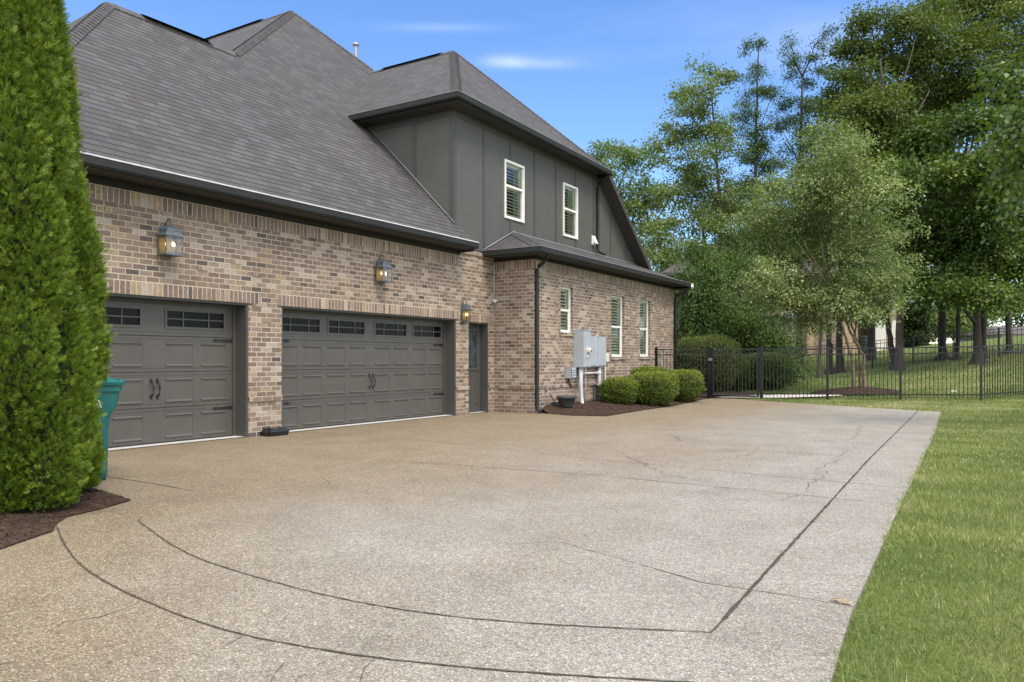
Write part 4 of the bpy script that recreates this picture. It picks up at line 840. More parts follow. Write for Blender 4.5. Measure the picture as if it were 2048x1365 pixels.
for k in range(4): z = .82 + .06 * k; mb.face([(XW + .151, 17.0, z + .045), (XW + .151, 17.24, z + .045), (XW + .185, 17.24, z), (XW + .185, 17.0, z)]); mb.face([(XW + .151, 17.0, z), (XW + .185, 17.0, z), (XW + .185, 17.24, z), (XW + .151, 17.24, z)])
mb.build('louvre', M['metalbox'], t)
mb = MB(); mb.tube([(XW + .05, 17.05, .79), (XW + .06, 17.06, .70), (XW + .05, 17.16, .62), (XW + .06, 17.22, .55)], .018, 6); mb.build('cable', M['black'], t)
t = empty('telephone_box', (XW, 19.2, 1.1), 'small white box with a thin white conduit between the breaker cabinet and the window', 'service box')
mb = MB(); mb.bbox((XW + .003, 19.10, 1.18), (XW + .12, 19.33, 1.42), .02); mb.build('case', M['cream'], t)
mb = MB(); mb.tube([(XW + .05, 19.2, 1.18), (XW + .05, 19.2, .1)], .016, 8); mb.build('conduit', M['cream'], t)
def pipe(path, r, label, m='pvc', name='conduit_pipe'):
    mb = MB(); mb.tube(path, r, 10); o = mb.build(name, M[m]); return tag(o, label, 'pipe', None)
pipe([(XW + .18, 17.48, 1.06), (XW + .18, 17.48, .60), (XW + .18, 17.48, .55), (XW + .20, 17.47, .3), (XW + .26, 17.42, .12), (XW + .30, 17.38, .05)], .052, 'thick grey conduit running from the meter cabinet into the mulch')
pipe([(XW + .10, 18.72, 1.07), (XW + .10, 18.72, .1)], .045, 'grey conduit dropping from the right of the breaker cabinet')
mb = MB(); z = .90; mb.tube([(XW + .10, 17.72, 1.07), (XW + .10, 17.72, z + .04)], .035, 8); mb.tube([(XW + .10, 17.68, z), (XW + .10, 18.80, z)], .026, 8)
for a, b in ((17.64, 17.86), (18.58, 18.82)): mb.tube([(XW + .10, a, z), (XW + .10, b, z)], .046, 10)
tag(mb.build('conduit_pipe', M['cream']), 'short white horizontal conduit joining the two grey cabinets', 'pipe')
pipe([(XW + .06, 18.0, 1.07), (XW + .06, 18.0, .1)], .011, 'thin grey ground wire pipe under the breaker cabinet')
mb = MB(); mb.box((XW + .05, 18.62, .30), (XW + .16, 18.80, .55)); mb.face([(XW + .05, 18.50, .62), (XW + .28, 18.50, .52), (XW + .28, 18.78, .48), (XW + .05, 18.78, .60)]); mb.face([(XW + .05, 18.50, .60), (XW + .05, 18.78, .58), (XW + .28, 18.78, .46), (XW + .28, 18.50, .50)]); mb.box((XW + .02, 18.55, .10), (XW + .08, 18.60, .55))
tag(mb.build('gas_bracket', M['greyd']), 'small grey metal bracket on the pipe by the first round shrub', 'bracket')
# hose bib with hose, planter pot
t = empty('hose_bib', (XW, 15.97, .5), 'metal hose tap on the wall with a grey hose hanging into the mulch', 'hose tap')
mb = MB(); mb.tube([(XW, 15.97, .50), (XW + .09, 15.97, .50), (XW + .12, 15.97, .47)], .016, 8); mb.lathe((XW + .05, 15.97, .515), [(.0, .03), (.04, .03), (.04, .04), (0, .045)], 10); mb.build('tap', M['steel'], t)
mb = MB(); mb.tube([(XW + .12, 15.97, .47), (XW + .15, 15.98, .40), (XW + .20, 16.02, .30), (XW + .22, 16.06, .20), (XW + .30, 16.1, .165)], .014, 8)
for k in range(4): mb.tube([(XW + .26 + (.16 - .01 * k) * math.cos(a), 16.12 + (.12) * math.sin(a), .175 + .02 * k) for a in [i * .5236 for i in range(13)]], .012, 6, cap=False)
mb.build('hose', M['pot'], t)
t = empty('planter_pot', (1.62, 16.10, .14), 'empty dark grey plastic planter pot on the mulch below the first window', 'planter pot')
mb = MB(); mb.lathe((1.62, 16.10, .14), [(0, 0), (.15, .0), (.16, .02), (.205, .19), (.235, .20), (.245, .245), (.228, .25), (.215, .245), (.195, .18), (0, .17)], 24); mb.build('pot', M['pot'], t)
# rodent bait station
t = empty('bait_box', (.42, 8.42, 0), 'small black plastic bait box on the drive against the pier between the garage doors', 'bait box')
mb = MB(); x0, x1, y0, y1 = .03, .25, 8.50, 8.86
for z0, z1, e0, e1 in ((.0, .065, .0, -.012), (.065, .075, -.02, -.02), (.075, .125, -.006, .03)):
    R0 = [(x0 + e0, y0 + e0, z0), (x1 - e0, y0 + e0, z0), (x1 - e0, y1 - e0, z0), (x0 + e0, y1 - e0, z0)]; R1 = [(x0 + e1, y0 + e1, z1), (x1 - e1, y0 + e1, z1), (x1 - e1, y1 - e1, z1), (x0 + e1, y1 - e1, z1)]
    for i in range(4): j = (i + 1) % 4; mb.face([R0[i], R0[j], R1[j], R1[i]])
    mb.face(R1); mb.face(R0[::-1])
mb.build('case', M['plastic'], t); mb = MB(); mb.tube([(.14, 8.505, .055), (.14, 8.475, .055)], .04, 12); mb.build('entry_hole', M['black'], t)
for y_ in (8.56, 8.76): mb = MB(); mb.box((.1, y_, .124), (.2, y_ + .04, .133)); mb.build('latch', M['black'], t)
# security camera
t = empty('security_camera', (.1, 15.40, 2.64), 'small white dome security camera in the brick corner above the entry door', 'security camera')
mb = MB(); mb.tube([(.0, 15.40, 2.66), (.03, 15.40, 2.66)], .035, 14); mb.tube([(.03, 15.395, 2.66), (.08, 15.385, 2.645)], [.03, .042], 14); mb.build('mount', M['white'], t)
mb = MB(); mb.lathe((.10, 15.38, 2.60), [(0, 0), (.03, .01), (.042, .035), (.042, .05), (.03, .075), (0, .085)], 14); mb.build('dome', M['white'], t)
mb = MB(); mb.lathe((.118, 15.368, 2.612), [(0, 0), (.022, .01), (.03, .025), (.022, .04), (0, .05)], 12); mb.build('lens', M['plastic'], t)
mb = MB(); mb.tube([(.012, 15.43, 3.66), (.012, 15.43, 2.66)], .009, 6); mb.build('cable', M['cream'], t)
t = empty('floodlight', (1.6, 25.0, 3.7), 'small white floodlight at the far end of the low gutter', 'floodlight')
mb = MB(); mb.box((1.60, 24.96, 3.72), (1.66, 25.04, 3.80)); mb.tube([(1.63, 24.98, 3.72), (1.66, 24.93, 3.64)], [.035, .055], 10); mb.build('lamp_head', M['white'], t)
# ================================================================ TEAL BIN
bc = at(170, 960, 8.1)
t = empty('wheelie_bin', (bc.x, bc.y, 0), 'teal plastic wheelie bin with white lettering behind the arborvitae', 'wheelie bin')
ry = Vector((bc.x - CAM.x, bc.y - CAM.y, 0)).normalized(); rx = Vector((ry.y, -ry.x, 0))
def bl(u, v, z): return (bc.x + rx.x * u + ry.x * v, bc.y + rx.y * u + ry.y * v, z)
def ringb(u0, u1, v0, v1, z, c=.04, n=3):
    pts = []
    for (cx, cy, a0) in ((u1 - c, v1 - c, 0), (u0 + c, v1 - c, 90), (u0 + c, v0 + c, 180), (u1 - c, v0 + c, 270)):
        for k in range(n + 1): a = math.radians(a0 + 90 * k / n); pts.append(bl(cx + c * math.cos(a), cy + c * math.sin(a), z))
    return pts
secs = [(-.22, .190, -.25, .25, .0), (-.235, .205, -.27, .27, .10), (-.25, .215, -.30, .28, .55), (-.255, .222, -.31, .29, .64), (-.26, .245, -.315, .30, .70), (-.265, .285, -.32, .31, .76), (-.27, .305, -.325, .32, .84), (-.28, .315, -.33, .33, .93)]
mb = MB(); R = [ringb(*s_) for s_ in secs]
for r0, r1 in zip(R, R[1:]):
    for i in range(len(r0)): j = (i + 1) % len(r0); mb.face([r0[i], r0[j], r1[j], r1[i]], smooth=True)
mb.face(R[0][::-1])
body = mb.build('body', M['bin'], t)
mb = MB(); R = [ringb(-.30, .335, -.35, .35, .925, .05), ringb(-.30, .335, -.35, .35, .985, .05), ringb(-.28, .315, -.33, .33, .99, .05)]
for r0, r1 in zip(R, R[1:]):
    for i in range(len(r0)): j = (i + 1) % len(r0); mb.face([r0[i], r0[j], r1[j], r1[i]])
mb.face(R[0][::-1]); mb.build('rim', M['bin'], body)
mb = MB(); R = [ringb(-.32, .365, -.37, .37, .988, .06), ringb(-.325, .37, -.375, .375, 1.02, .06), ringb(-.30, .33, -.34, .34, 1.03, .06), ringb(-.22, .20, -.26, .26, 1.07, .06), ringb(-.19, .12, -.2, .2, 1.075, .06)]
for r0, r1 in zip(R, R[1:]):
    for i in range(len(r0)): j = (i + 1) % len(r0); mb.face([r0[i], r0[j], r1[j], r1[i]])
mb.face(R[-1]); mb.face(R[0][::-1]); mb.build('lid', M['bin'], t)
mb = MB()
for v in (-.30, .22): mb.tube([bl(.30, v, 1.0), bl(.34, v, 1.035), bl(.345, v + .08, 1.035), bl(.31, v + .08, 1.0)], .012, 6)
mb.tube([bl(.33, -.26, 1.04), bl(.33, .28, 1.04)], .013, 8); mb.build('handle', M['bin'], t)
for v in (-.25, .25):
    mb = MB(); mb.tube([bl(-.14, v - .02, .1), bl(-.14, v + .02, .1)], .10, 16); mb.build('wheel', M['plastic'], t)
# the white letters that show, as raised strokes on the near face
def stroke(pix, w_=.007):
    mb = MB(); v = []
    pts = []
    for px, py in pix:
        dv = at(px, py, 1) - CAM; o_ = Vector(bl(0, -.333, 0)); k_ = (o_ - CAM).dot(ry) / dv.dot(ry); pts.append(CAM + dv * k_)
    for a, b in zip(pts, pts[1:]):
        d = (b - a).normalized(); s_ = d.cross(Vector((ry.x, ry.y, 0))).normalized() * w_; a2 = a - d * w_ * .5; b2 = b + d * w_ * .5
        mb.face([a2 - s_, a2 + s_, b2 + s_, b2 - s_])
    return mb
mbs = MB()
for pix in ([(182.3, 808), (184.5, 815.5)], [(187, 813.5), (190, 815.5), (192.5, 812)], [(192.5, 806), (195.5, 814.3), (203.3, 814)], [(197.4, 801.5), (201, 813.8)]):
    m_ = stroke(pix, .0055 if pix[0][0] > 185 else .003); n = len(mbs.v); mbs.v += m_.v; mbs.f += [tuple(a + n for a in f) for f in m_.f]; mbs.m += m_.m; mbs.uv += m_.uv; mbs.sm += m_.sm
mbs.build('lettering', M['binwhite'], body)
# ================================================================ FENCES
def lineang(a, b): d = Vector((b[0] - a[0], b[1] - a[1], 0)); return d.normalized(), d.length
def fence_panel(a, b, H=1.52, gap=.105, lift=.06, th=.0085):
    a = Vector((*a, 0)); b = Vector((*b, 0)); d = (b - a).normalized(); Ln = (b - a).length; s_ = Vector((-d.y, d.x, 0)); mb = MB()
    def bar(u0, u1, z0a, z1a, z0b, z1b, w_):
        p = [a + d * u0, a + d * u1]; v = []
        for q, z0, z1 in ((p[0], z0a, z1a), (p[1], z0b, z1b)): v += [(q + s_ * w_ + Vector((0, 0, z0))), (q - s_ * w_ + Vector((0, 0, z0))), (q - s_ * w_ + Vector((0, 0, z1))), (q + s_ * w_ + Vector((0, 0, z1)))]
        for f in ((0, 1, 2, 3), (7, 6, 5, 4), (0, 4, 5, 1), (1, 5, 6, 2), (2, 6, 7, 3), (3, 7, 4, 0)): mb.face([v[k] for k in f])
    ga, gb = tz(a.x, a.y), tz(b.x, b.y)
    for z0, z1 in ((H - .035, H), (H - .20, H - .168), (.15, .182)): bar(0, Ln, ga + z0, ga + z1, gb + z0, gb + z1, .014)
    n = int(Ln / gap); off = (Ln - n * gap) / 2
    for i in range(n + 1):
        u = off + i * gap; g_ = ga + (gb - ga) * u / Ln; top = H - .02 if i % 2 == 0 else H - .09
        bar(u - th, u + th, g_ + lift, g_ + top, g_ + lift, g_ + top, th)
    return mb
def post(p, H=1.60, r=.032):
    mb = MB(); g_ = tz(*p); mb.box((p[0] - r, p[1] - r, g_ - .1), (p[0] + r, p[1] + r, g_ + H - .02)); e = r + .006; mb.box((p[0] - e, p[1] - e, g_ + H - .02), (p[0] + e, p[1] + e, g_ + H)); return mb
def fence(name, pts, label, posts=None, H=1.52, gap=.105, r=.032, th=.0085):
    t = empty(name, (pts[0][0], pts[0][1], tz(*pts[0])), label, 'fence')
    for a, b in zip(pts, pts[1:]): fence_panel(a, b, H, gap, th=th).build('rail_panel', M['fence'], t)
    for p in (posts or pts): post(p, H + .06, r).build('post', M['fence'], t)
    return t
FA = Vector((1.2, 22.98)); FB = Vector((9.83, 25.0)); fd = (FB - FA).normalized()
def onfence(px):     # where the ray of that picture column meets the fence line
    r = FW + RT * ((px - 1024) / FP); c = CAM; det = r.x * (-fd.y) - r.y * (-fd.x)
    tt = ((FA.x - c.x) * (-fd.y) - (FA.y - c.y) * (-fd.x)) / det; return (c.x + r.x * tt, c.y + r.y * tt)
f0, fg1, fg2, f1, f2, f3 = [onfence(p) for p in (1313, 1420, 1523, 1655, 1801, 1962)]
fence('metal_fence', [f0, (fg1[0] - .05, fg1[1] - .01)], 'short black metal fence from the brick wall to the gate')
fence('metal_fence', [(fg2[0] + .0, fg2[1]), f1, f2, f3], 'long black metal fence across the grass right of the gate')
fence('metal_fence', [(f3[0] + .02, f3[1] + .05), (10.95, 26.5), (12.3, 28.3), (13.8, 30.2)], 'black metal fence that turns uphill at the right edge', posts=[(10.95 + .9, 26.5 + 1.2), (13.8, 30.2)])
t = empty('gate', (fg1[0], fg1[1], .06), 'black metal gate with a latch at the end of the driveway', 'gate')
a_, b_ = Vector(fg1) + fd * .07, Vector(fg2) - fd * .09
fence_panel(a_, b_, 1.52, .105).build('gate_leaf', M['fence'], t)
mb = MB()
for q in (a_, b_): g_ = tz(*q); mb.box((q.x - .022, q.y - .022, g_ + .06), (q.x + .022, q.y + .022, g_ + 1.54))
q0, q1 = Vector((*a_, tz(*a_) + .075)), Vector((*b_, tz(*b_) + .075)); mb.tube([q0, q1], .024, 4); mb.build('gate_frame', M['fence'], t)
mb = MB(); q = Vector(fg1); g_ = tz(*q); mb.box((q.x - .04, q.y - .04, g_), (q.x + .04, q.y + .04, g_ + 1.56)); mb.build('post', M['fence'], t)
mb = MB(); q = Vector(fg2); g_ = tz(*q); mb.box((q.x - .045, q.y - .045, g_), (q.x + .045, q.y + .045, g_ + 1.58)); mb.build('post', M['fence'], t)
mb = MB(); q = Vector(fg1); mb.box((q.x - .02, q.y - .1, 1.22), (q.x + .08, q.y - .030, 1.302)); mb.build('latch', M['greyd'], t)
mb = MB(); q = Vector(fg2)
for z in (.3, 1.3): mb = MB(); mb.box((q.x - .12, q.y - .065, z), (q.x - .04, q.y - .04, z + .09)); mb.build('hinge', M['black'], t)
rp = [at(px, 720, d) for px, d in ((1470, 46), (1560, 44.9), (1664, 43.6), (1745, 42.8), (1826, 42), (1908, 41), (1997, 40.2), (2090, 39.6), (2190, 39))]
fence('metal_fence', [(p.x, p.y) for p in rp], 'far black metal fence behind the tree trunks along the back of the lawn', gap=.2, th=.012, r=.04)
# ================================================================ PLANTS
def lump(th, z, amp, seed, f1=3, f2=2.2):
    r = np.random.default_rng(seed); s = np.zeros_like(th)
    for k in range(10):
        a = int(r.integers(1, f1 + 3)); b = r.uniform(.8, f2 * 3); s += np.sin(a * th + b * z + r.uniform(0, 6)) / (1 + .25 * k)
    return amp * s / 2.2
def arborvitae(x, y, H, R0, prof, seed, label, n):
    t = empty('arborvitae', (x, y, .05), label, 'arborvitae', 'tall arborvitae by the driveway')
    rs = np.random.default_rng(seed)
    # bulges: overlapping upright plumes on the column
    nb = 85; bth = rs.uniform(0, 2 * np.pi, nb); bz = rs.uniform(0, H * .96, nb); bs = rs.uniform(.14, .30, nb)
    def rad(th, z):
        base = np.interp(z / H, prof[0], prof[1]) * R0; s = np.zeros_like(z)
        for a, b, c in zip(bth, bz, bs):
            dth = np.angle(np.exp(1j * (th - a))) * R0; d2 = (dth / c) ** 2 + ((z - b) / (c * 1.9)) ** 2; s = np.maximum(s, np.clip(1 - d2 * .55, 0, 1) ** .5 * c)
        return base * (.68 + s * 1.42)
    th = rs.uniform(0, 2 * np.pi, n); u = rs.random(n); z = H * (1 - np.sqrt(1 - u * .985)) if False else H * rs.beta(1, 1.35, n) * .99
    r = rad(th, z); dep = rs.random(n) ** 2 * .10; rr = r - dep + (rs.random(n) > .8) * rs.uniform(0, .055, n)
    P = np.stack([x + rr * np.cos(th), y + rr * np.sin(th), .06 + z], 1)
    # local outward normal incl. bulge slope
    e = .03; rt = (rad(th + e, z) - r) / (e * np.maximum(r, .1)); rz_ = (rad(th, z + e) - r) / e
    No = np.stack([np.cos(th) + rt * np.sin(th), np.sin(th) - rt * np.cos(th), -rz_], 1); No /= np.linalg.norm(No, axis=1, keepdims=True)
    D = No * .75 + [0, 0, .75] + rs.normal(0, .35, (n, 3)); D /= np.linalg.norm(D, axis=1, keepdims=True)
    Fn = np.cross(D, rs.normal(size=(n, 3))); Fn /= np.linalg.norm(Fn, axis=1, keepdims=True)    # fan plane normal
    Sd = np.cross(D, Fn); Vs = []; T = []; tint0 = .40 + .14 * rs.normal(size=n)
    L0 = rs.uniform(.036, .074, n)
    for k, (an, ln, off) in enumerate(((0, 1, 0), (-.55, .72, .25), (.55, .72, .25), (-.85, .5, .1), (.85, .5, .1), (-.4, .5, .6), (.4, .5, .6))):
        dd = D * math.cos(an) + Sd * math.sin(an); pp = P + D * (L0 * off)[:, None]
        V, F = leaves(pp, dd + rs.normal(0, .08, (n, 3)), Fn, L0 * ln, L0 * .062); Vs.append(V); T.append(tint0 + rs.normal(0, .08, n) + .22 * off)
    V = np.concatenate(Vs); F = np.arange(len(V)).reshape(-1, 4); np_mesh('foliage', V, F, M['arbor'], np.concatenate(T), t)
    # opaque dark core added inside the sprays to block light
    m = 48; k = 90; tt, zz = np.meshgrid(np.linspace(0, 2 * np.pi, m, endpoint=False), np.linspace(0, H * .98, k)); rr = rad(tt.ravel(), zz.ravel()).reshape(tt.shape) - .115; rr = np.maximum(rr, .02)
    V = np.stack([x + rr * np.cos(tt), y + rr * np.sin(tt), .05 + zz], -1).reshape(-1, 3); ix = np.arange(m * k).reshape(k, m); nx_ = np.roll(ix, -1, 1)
    np_mesh('dark_core', V, np.stack([ix[:-1], nx_[:-1], nx_[1:], ix[1:]], -1).reshape(-1, 4), M['arborin'], None, t, True)
    mb = MB(); mb.tube([(x, y, 0), (x, y, H * .7)], [.08, .02], 8); mb.build('trunk', M['bark'], t)
PR2 = ([0, .05, .10, .125, .145, .165, .19, .26, .40, .6, .8, 1], [.78, .86, .82, .66, .58, .68, .92, 1.0, .86, .48, .20, .02])
PR = ([0, .06, .2, .40, .6, .8, 1], [.86, .98, 1, .88, .58, .28, .02])
q = at(2, 720, 6.25); arborvitae(q.x, q.y, 6.2, .62, PR, 3, 'tall bright green arborvitae at the far left, the nearer and wider of the two', 64000)
q = at(94, 720, 6.95); arborvitae(q.x, q.y, 5.4, .475, PR2, 5, 'slimmer tall green arborvitae beside the teal bin', 52000)
def bush(name, c, rx, ry, H, label, cat, group, seed, n=9000, m='boxw', ls=.035, flat=.7, base=.0):
    z0 = tz(c[0], c[1]) + base; t = empty(name, (c[0], c[1], z0), label, cat, group); rs = np.random.default_rng(seed)
    d = rs.normal(size=(n, 3)); d /= np.linalg.norm(d, axis=1, keepdims=True)
    p = 3.6; s = (np.abs(d[:, 0]) ** p + np.abs(d[:, 1]) ** p + np.abs(d[:, 2]) ** p) ** (-1 / p)     # superellipsoid: clipped shape
    th = np.arctan2(d[:, 1], d[:, 0]); l = 1 + lump(th * 1.0, d[:, 2] * 3, .055, seed) + rs.normal(0, .022, n) - rs.random(n) ** 3 * .12 + (rs.random(n) > .985) * rs.uniform(0, .10, n)
    q = d * s[:, None] * l[:, None]; zz = q[:, 2] * H / 2 + H / 2
    tp = np.where(zz < H * .35, .72 + .28 * zz / (H * .35), 1.0)       # narrower skirt
    P = np.stack([c[0] + q[:, 0] * rx * tp, c[1] + q[:, 1] * ry * tp, z0 + np.maximum(zz, .02)], 1)
    D = d * .6 + rs.normal(0, .55, (n, 3)) + [0, 0, .35]; Nn = d + rs.normal(0, .6, (n, 3))
    V, F = leaves(P, D, Nn, rs.uniform(.6, 1.3, n) * ls, rs.uniform(.6, 1.2, n) * ls * .32)
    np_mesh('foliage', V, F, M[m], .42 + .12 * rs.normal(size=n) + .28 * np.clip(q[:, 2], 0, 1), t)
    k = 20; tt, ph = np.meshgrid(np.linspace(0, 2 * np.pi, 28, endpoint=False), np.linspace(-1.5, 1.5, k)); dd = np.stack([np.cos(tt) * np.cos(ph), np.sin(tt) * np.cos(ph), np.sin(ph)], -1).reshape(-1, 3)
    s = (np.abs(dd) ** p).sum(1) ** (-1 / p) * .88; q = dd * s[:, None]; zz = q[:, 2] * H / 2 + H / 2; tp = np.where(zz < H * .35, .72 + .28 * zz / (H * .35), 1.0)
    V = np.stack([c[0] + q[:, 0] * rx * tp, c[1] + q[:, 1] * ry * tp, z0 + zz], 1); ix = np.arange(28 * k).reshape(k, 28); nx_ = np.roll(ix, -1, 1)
    np_mesh('dark_core', V, np.stack([ix[:-1], nx_[:-1], nx_[1:], ix[1:]], -1).reshape(-1, 4), M['arborin'], None, t, True)  # opaque dark core inside the leaves
    return t
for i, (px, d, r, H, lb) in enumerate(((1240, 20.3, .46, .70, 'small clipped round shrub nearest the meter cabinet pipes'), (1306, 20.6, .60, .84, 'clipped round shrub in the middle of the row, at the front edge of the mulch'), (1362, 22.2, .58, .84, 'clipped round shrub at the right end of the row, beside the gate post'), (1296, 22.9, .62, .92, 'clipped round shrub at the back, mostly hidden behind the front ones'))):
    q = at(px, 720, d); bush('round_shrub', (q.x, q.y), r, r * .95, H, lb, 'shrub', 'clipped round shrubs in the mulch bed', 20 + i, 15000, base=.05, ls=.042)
def blob_w(px, py, rx, ry, d, rd=None):
    c = at(px, py, d); return (np.array(c), rx * d / FP, (rd if rd else (rx + ry) / 2) * d / FP, ry * d / FP)
def crown(t, blobs, m, ls, dens=1.0, lpc=26, cs=.34, seed=1, asp=.33, droop=0., shell=.45, name='crown', bias=None, tvar=.13):
    rs = np.random.default_rng(seed); Ps = []; Ts = []; Ds = []
    for (c, a, b, h) in blobs:
        area = 4 * np.pi * ((a * b) ** 1.6 / 3 + (a * h) ** 1.6 / 3 + (b * h) ** 1.6 / 3) ** (1 / 1.6)
        nc = max(4, int(area * dens * 2.3)); d = rs.normal(size=(nc, 3)); d /= np.linalg.norm(d, axis=1, keepdims=True)
        nbg = max(4, int(nc / 7)); db = rs.normal(size=(nbg, 3)); db /= np.linalg.norm(db, axis=1, keepdims=True)
        ob = db * ((shell + (1 - shell) * rs.random(nbg) ** .6) * (1 + rs.normal(0, .10, nbg)))[:, None]; bi = rs.integers(0, nbg, nc)
        sp = rs.normal(size=(nc, 3)) * np.array([.30, .30, .15]); o = ob[bi] + sp; btint = rs.normal(0, tvar, nbg)[bi]; d = o / (np.linalg.norm(o, axis=1, keepdims=True) + 1e-6)
        cc = c + RTn * (o[:, :1] * a) + FWn * (o[:, 1:2] * b) + np.array([0, 0, 1]) * (o[:, 2:] * h)
        ct = rs.normal(0, tvar * .5, nc) + btint
        csz = cs * rs.uniform(.6, 1.5, nc)
        k = int(lpc * 1.5); g = np.clip(rs.normal(size=(nc, k, 3)), -1.7, 1.7) * csz[:, None, None] * np.array([1, 1, .55]); g[:, :, 2] -= droop * (g[:, :, 0] ** 2 + g[:, :, 1] ** 2) / cs
        P = (cc[:, None, :] + g).reshape(-1, 3); Ps.append(P); Ts.append((ct[:, None] + rs.normal(0, .12, (nc, k))).ravel()); Ds.append((g / cs * .5 + d[:, None, :] * .5).reshape(-1, 3))
    P = np.concatenate(Ps); D = np.concatenate(Ds); n = len(P); D = D + rs.normal(0, .6, (n, 3)) + [0, 0, -.25 - droop]
    V, F = leaves(P, D, rs.normal(0, .6, (n, 3)) + [0, 0, 1], rs.uniform(.55, 1.2, n) * ls, rs.uniform(.8, 1.3, n) * ls * asp)
    global NLEAF; NLEAF += n
    return np_mesh(name, V, F, M[m], .42 + np.concatenate(Ts), t)
NLEAF = 0
RTn = np.array(RT); FWn = np.array(FW)
def trunk(t, px0, d, pts, r0, r1, m='bark', limbs=(), flare=1.5, name='trunk'):
    b = at(px0, 720, d); z0 = tz(b.x, b.y); mb = MB(); P = [(b.x, b.y, z0 - .1), (b.x, b.y, z0 + .05)]; 
    for px, py in pts: q = at(px, py, d); P.append((q.x, q.y, q.z))
    n = len(P); path = []
    for i in range(n - 1):
        k = 4 if i else 1
        for j in range(k): f = j / k; path.append(tuple(P[i][c] * (1 - f) + P[i + 1][c] * f + (random.uniform(-.03, .03) if j else 0) for c in range(3)))
    path.append(P[-1]); m_ = len(path)
    R = [r0 + (r1 - r0) * i / (m_ - 1) for i in range(m_)]; R[0] = r0 * flare * 1.25; R[1] = r0 * flare; R[2] = r0 * 1.06 if m_ > 3 else R[2]
    mb.tube(path, R, 10)
    for (i0, px, py, dd, r) in limbs:
        i0 = min(len(path) - 1, int(i0 * (m_ - 1))); a = Vector(path[i0]); q = at(px, py, d + dd); mid = a.lerp(q, .5) + Vector((random.uniform(-.2, .2), random.uniform(-.2, .2), (q - a).length * .10)); q1 = a.lerp(mid, .5) + Vector((random.uniform(-.08, .08), 0, random.uniform(-.08, .08)))
        mb.tube([a, q1, mid, mid.lerp(q, .5) + Vector((0, random.uniform(-.1, .1), random.uniform(-.1, .12))), q], [r, r * .85, r * .65, r * .42, r * .15], 6)
    return mb.build(name, M[m], t)
def tree(name, px, d, label, cat='tree', group=None):
    b = at(px, 720, d); return empty(name, (b.x, b.y, tz(b.x, b.y)), label, cat, group)
def B(lst, d, k=1.0, dj=.0):
    out = []
    for i, q in enumerate(lst): out.append(blob_w(*q[:4], d + (q[4] if len(q) > 4 else random.uniform(-dj, dj))))
    return out
# --- river birch inside the fence
t = tree('river_birch', 1712, 25.2, 'multi-stemmed river birch with peeling tan bark in the mulch ring behind the fence')
trunk(t, 1708, 25.2, [(1706, 730), (1698, 700), (1688, 668), (1676, 630), (1655, 560), (1640, 470)], .060, .02, 'birch', [(.6, 1600, 470, -.6, .03), (.7, 1690, 430, .5, .03), (.8, 1610, 380, .2, .02)], 1.2)
trunk(t, 1728, 25.2, [(1727, 745), (1727, 712), (1706, 672), (1690, 640), (1672, 560), (1660, 400)], .068, .02, 'birch', [(.5, 1740, 500, .5, .03), (.7, 1700, 340, -.3, .03), (.6, 1590, 480, -.5, .03)], 1.2)
trunk(t, 1719, 25.4, [(1722, 740), (1716, 690), (1700, 640), (1710, 560), (1722, 450), (1700, 300)], .045, .015, 'birch', [(.6, 1780, 480, .4, .025)], 1.2)
crown(t, B([(1655, 290, 55, 40), (1640, 340, 90, 60), (1590, 400, 85, 65), (1700, 400, 90, 70), (1560, 470, 75, 60), (1640, 480, 110, 80), (1740, 470, 80, 75), (1530, 540, 60, 45), (1600, 570, 90, 60), (1690, 570, 100, 60), (1770, 530, 55, 60), (1570, 600, 60, 30), (1650, 625, 80, 35), (1760, 590, 45, 40), (1510, 440, 35, 50)], 25.2, dj=.9), 'birchleaf', .095, dens=2.4, lpc=36, cs=.18, seed=41, asp=.30, droop=.25, shell=.25)
# --- evergreens behind the house corner
for i, (px, d, bl_, lb, m_) in enumerate(((1405, 31, [(1400, 540, 45, 50), (1392, 600, 50, 70), (1400, 640, 62, 70), (1400, 700, 70, 60)], 'dense evergreen directly right of the house corner', 'conifer'), (1480, 33, [(1480, 560, 50, 60), (1478, 640, 68, 75), (1485, 710, 80, 50)], 'dense evergreen in the middle of the clump behind the gate', 'conifer'), (1545, 31, [(1535, 650, 50, 50), (1540, 705, 60, 55), (1540, 745, 50, 28)], 'low dark evergreen with drooping boughs at the right of the clump behind the gate', 'conifer'))):
    t = tree('evergreen_tree', px, d, lb, 'evergreen', 'evergreens behind the gate'); trunk(t, px, d, [(px, 700), (px, bl_[0][1] - 20)], .14, .03, 'barkdark')
    crown(t, B(bl_, d), m_, .13, dens=3.0, lpc=34, cs=.22, seed=50 + i, asp=.20, droop=.5, shell=.6)
q = at(1412, 720, 26.6); bush('domed_bush', (q.x, q.y), 1.05, 1.0, 1.9, 'large dome-shaped green bush behind the gate by the house corner', 'bush', None, 60, 20000, 'oakleaf', .06)
q = at(1475, 720, 27.6); 
for i, (px, d, r, H, lb) in enumerate(((1462, 28.0, .75, 1.15, 'low dark leafy bush seen through the gate'), (1530, 28.2, .9, 1.3, 'low dark leafy bush seen through the fence just right of the gate'))):
    q = at(px, 720, d); bush('leafy_bush', (q.x, q.y), r, r, H, lb, 'bush', 'dark bushes behind the gate', 62 + i, 9000, 'mapleleaf', .07)
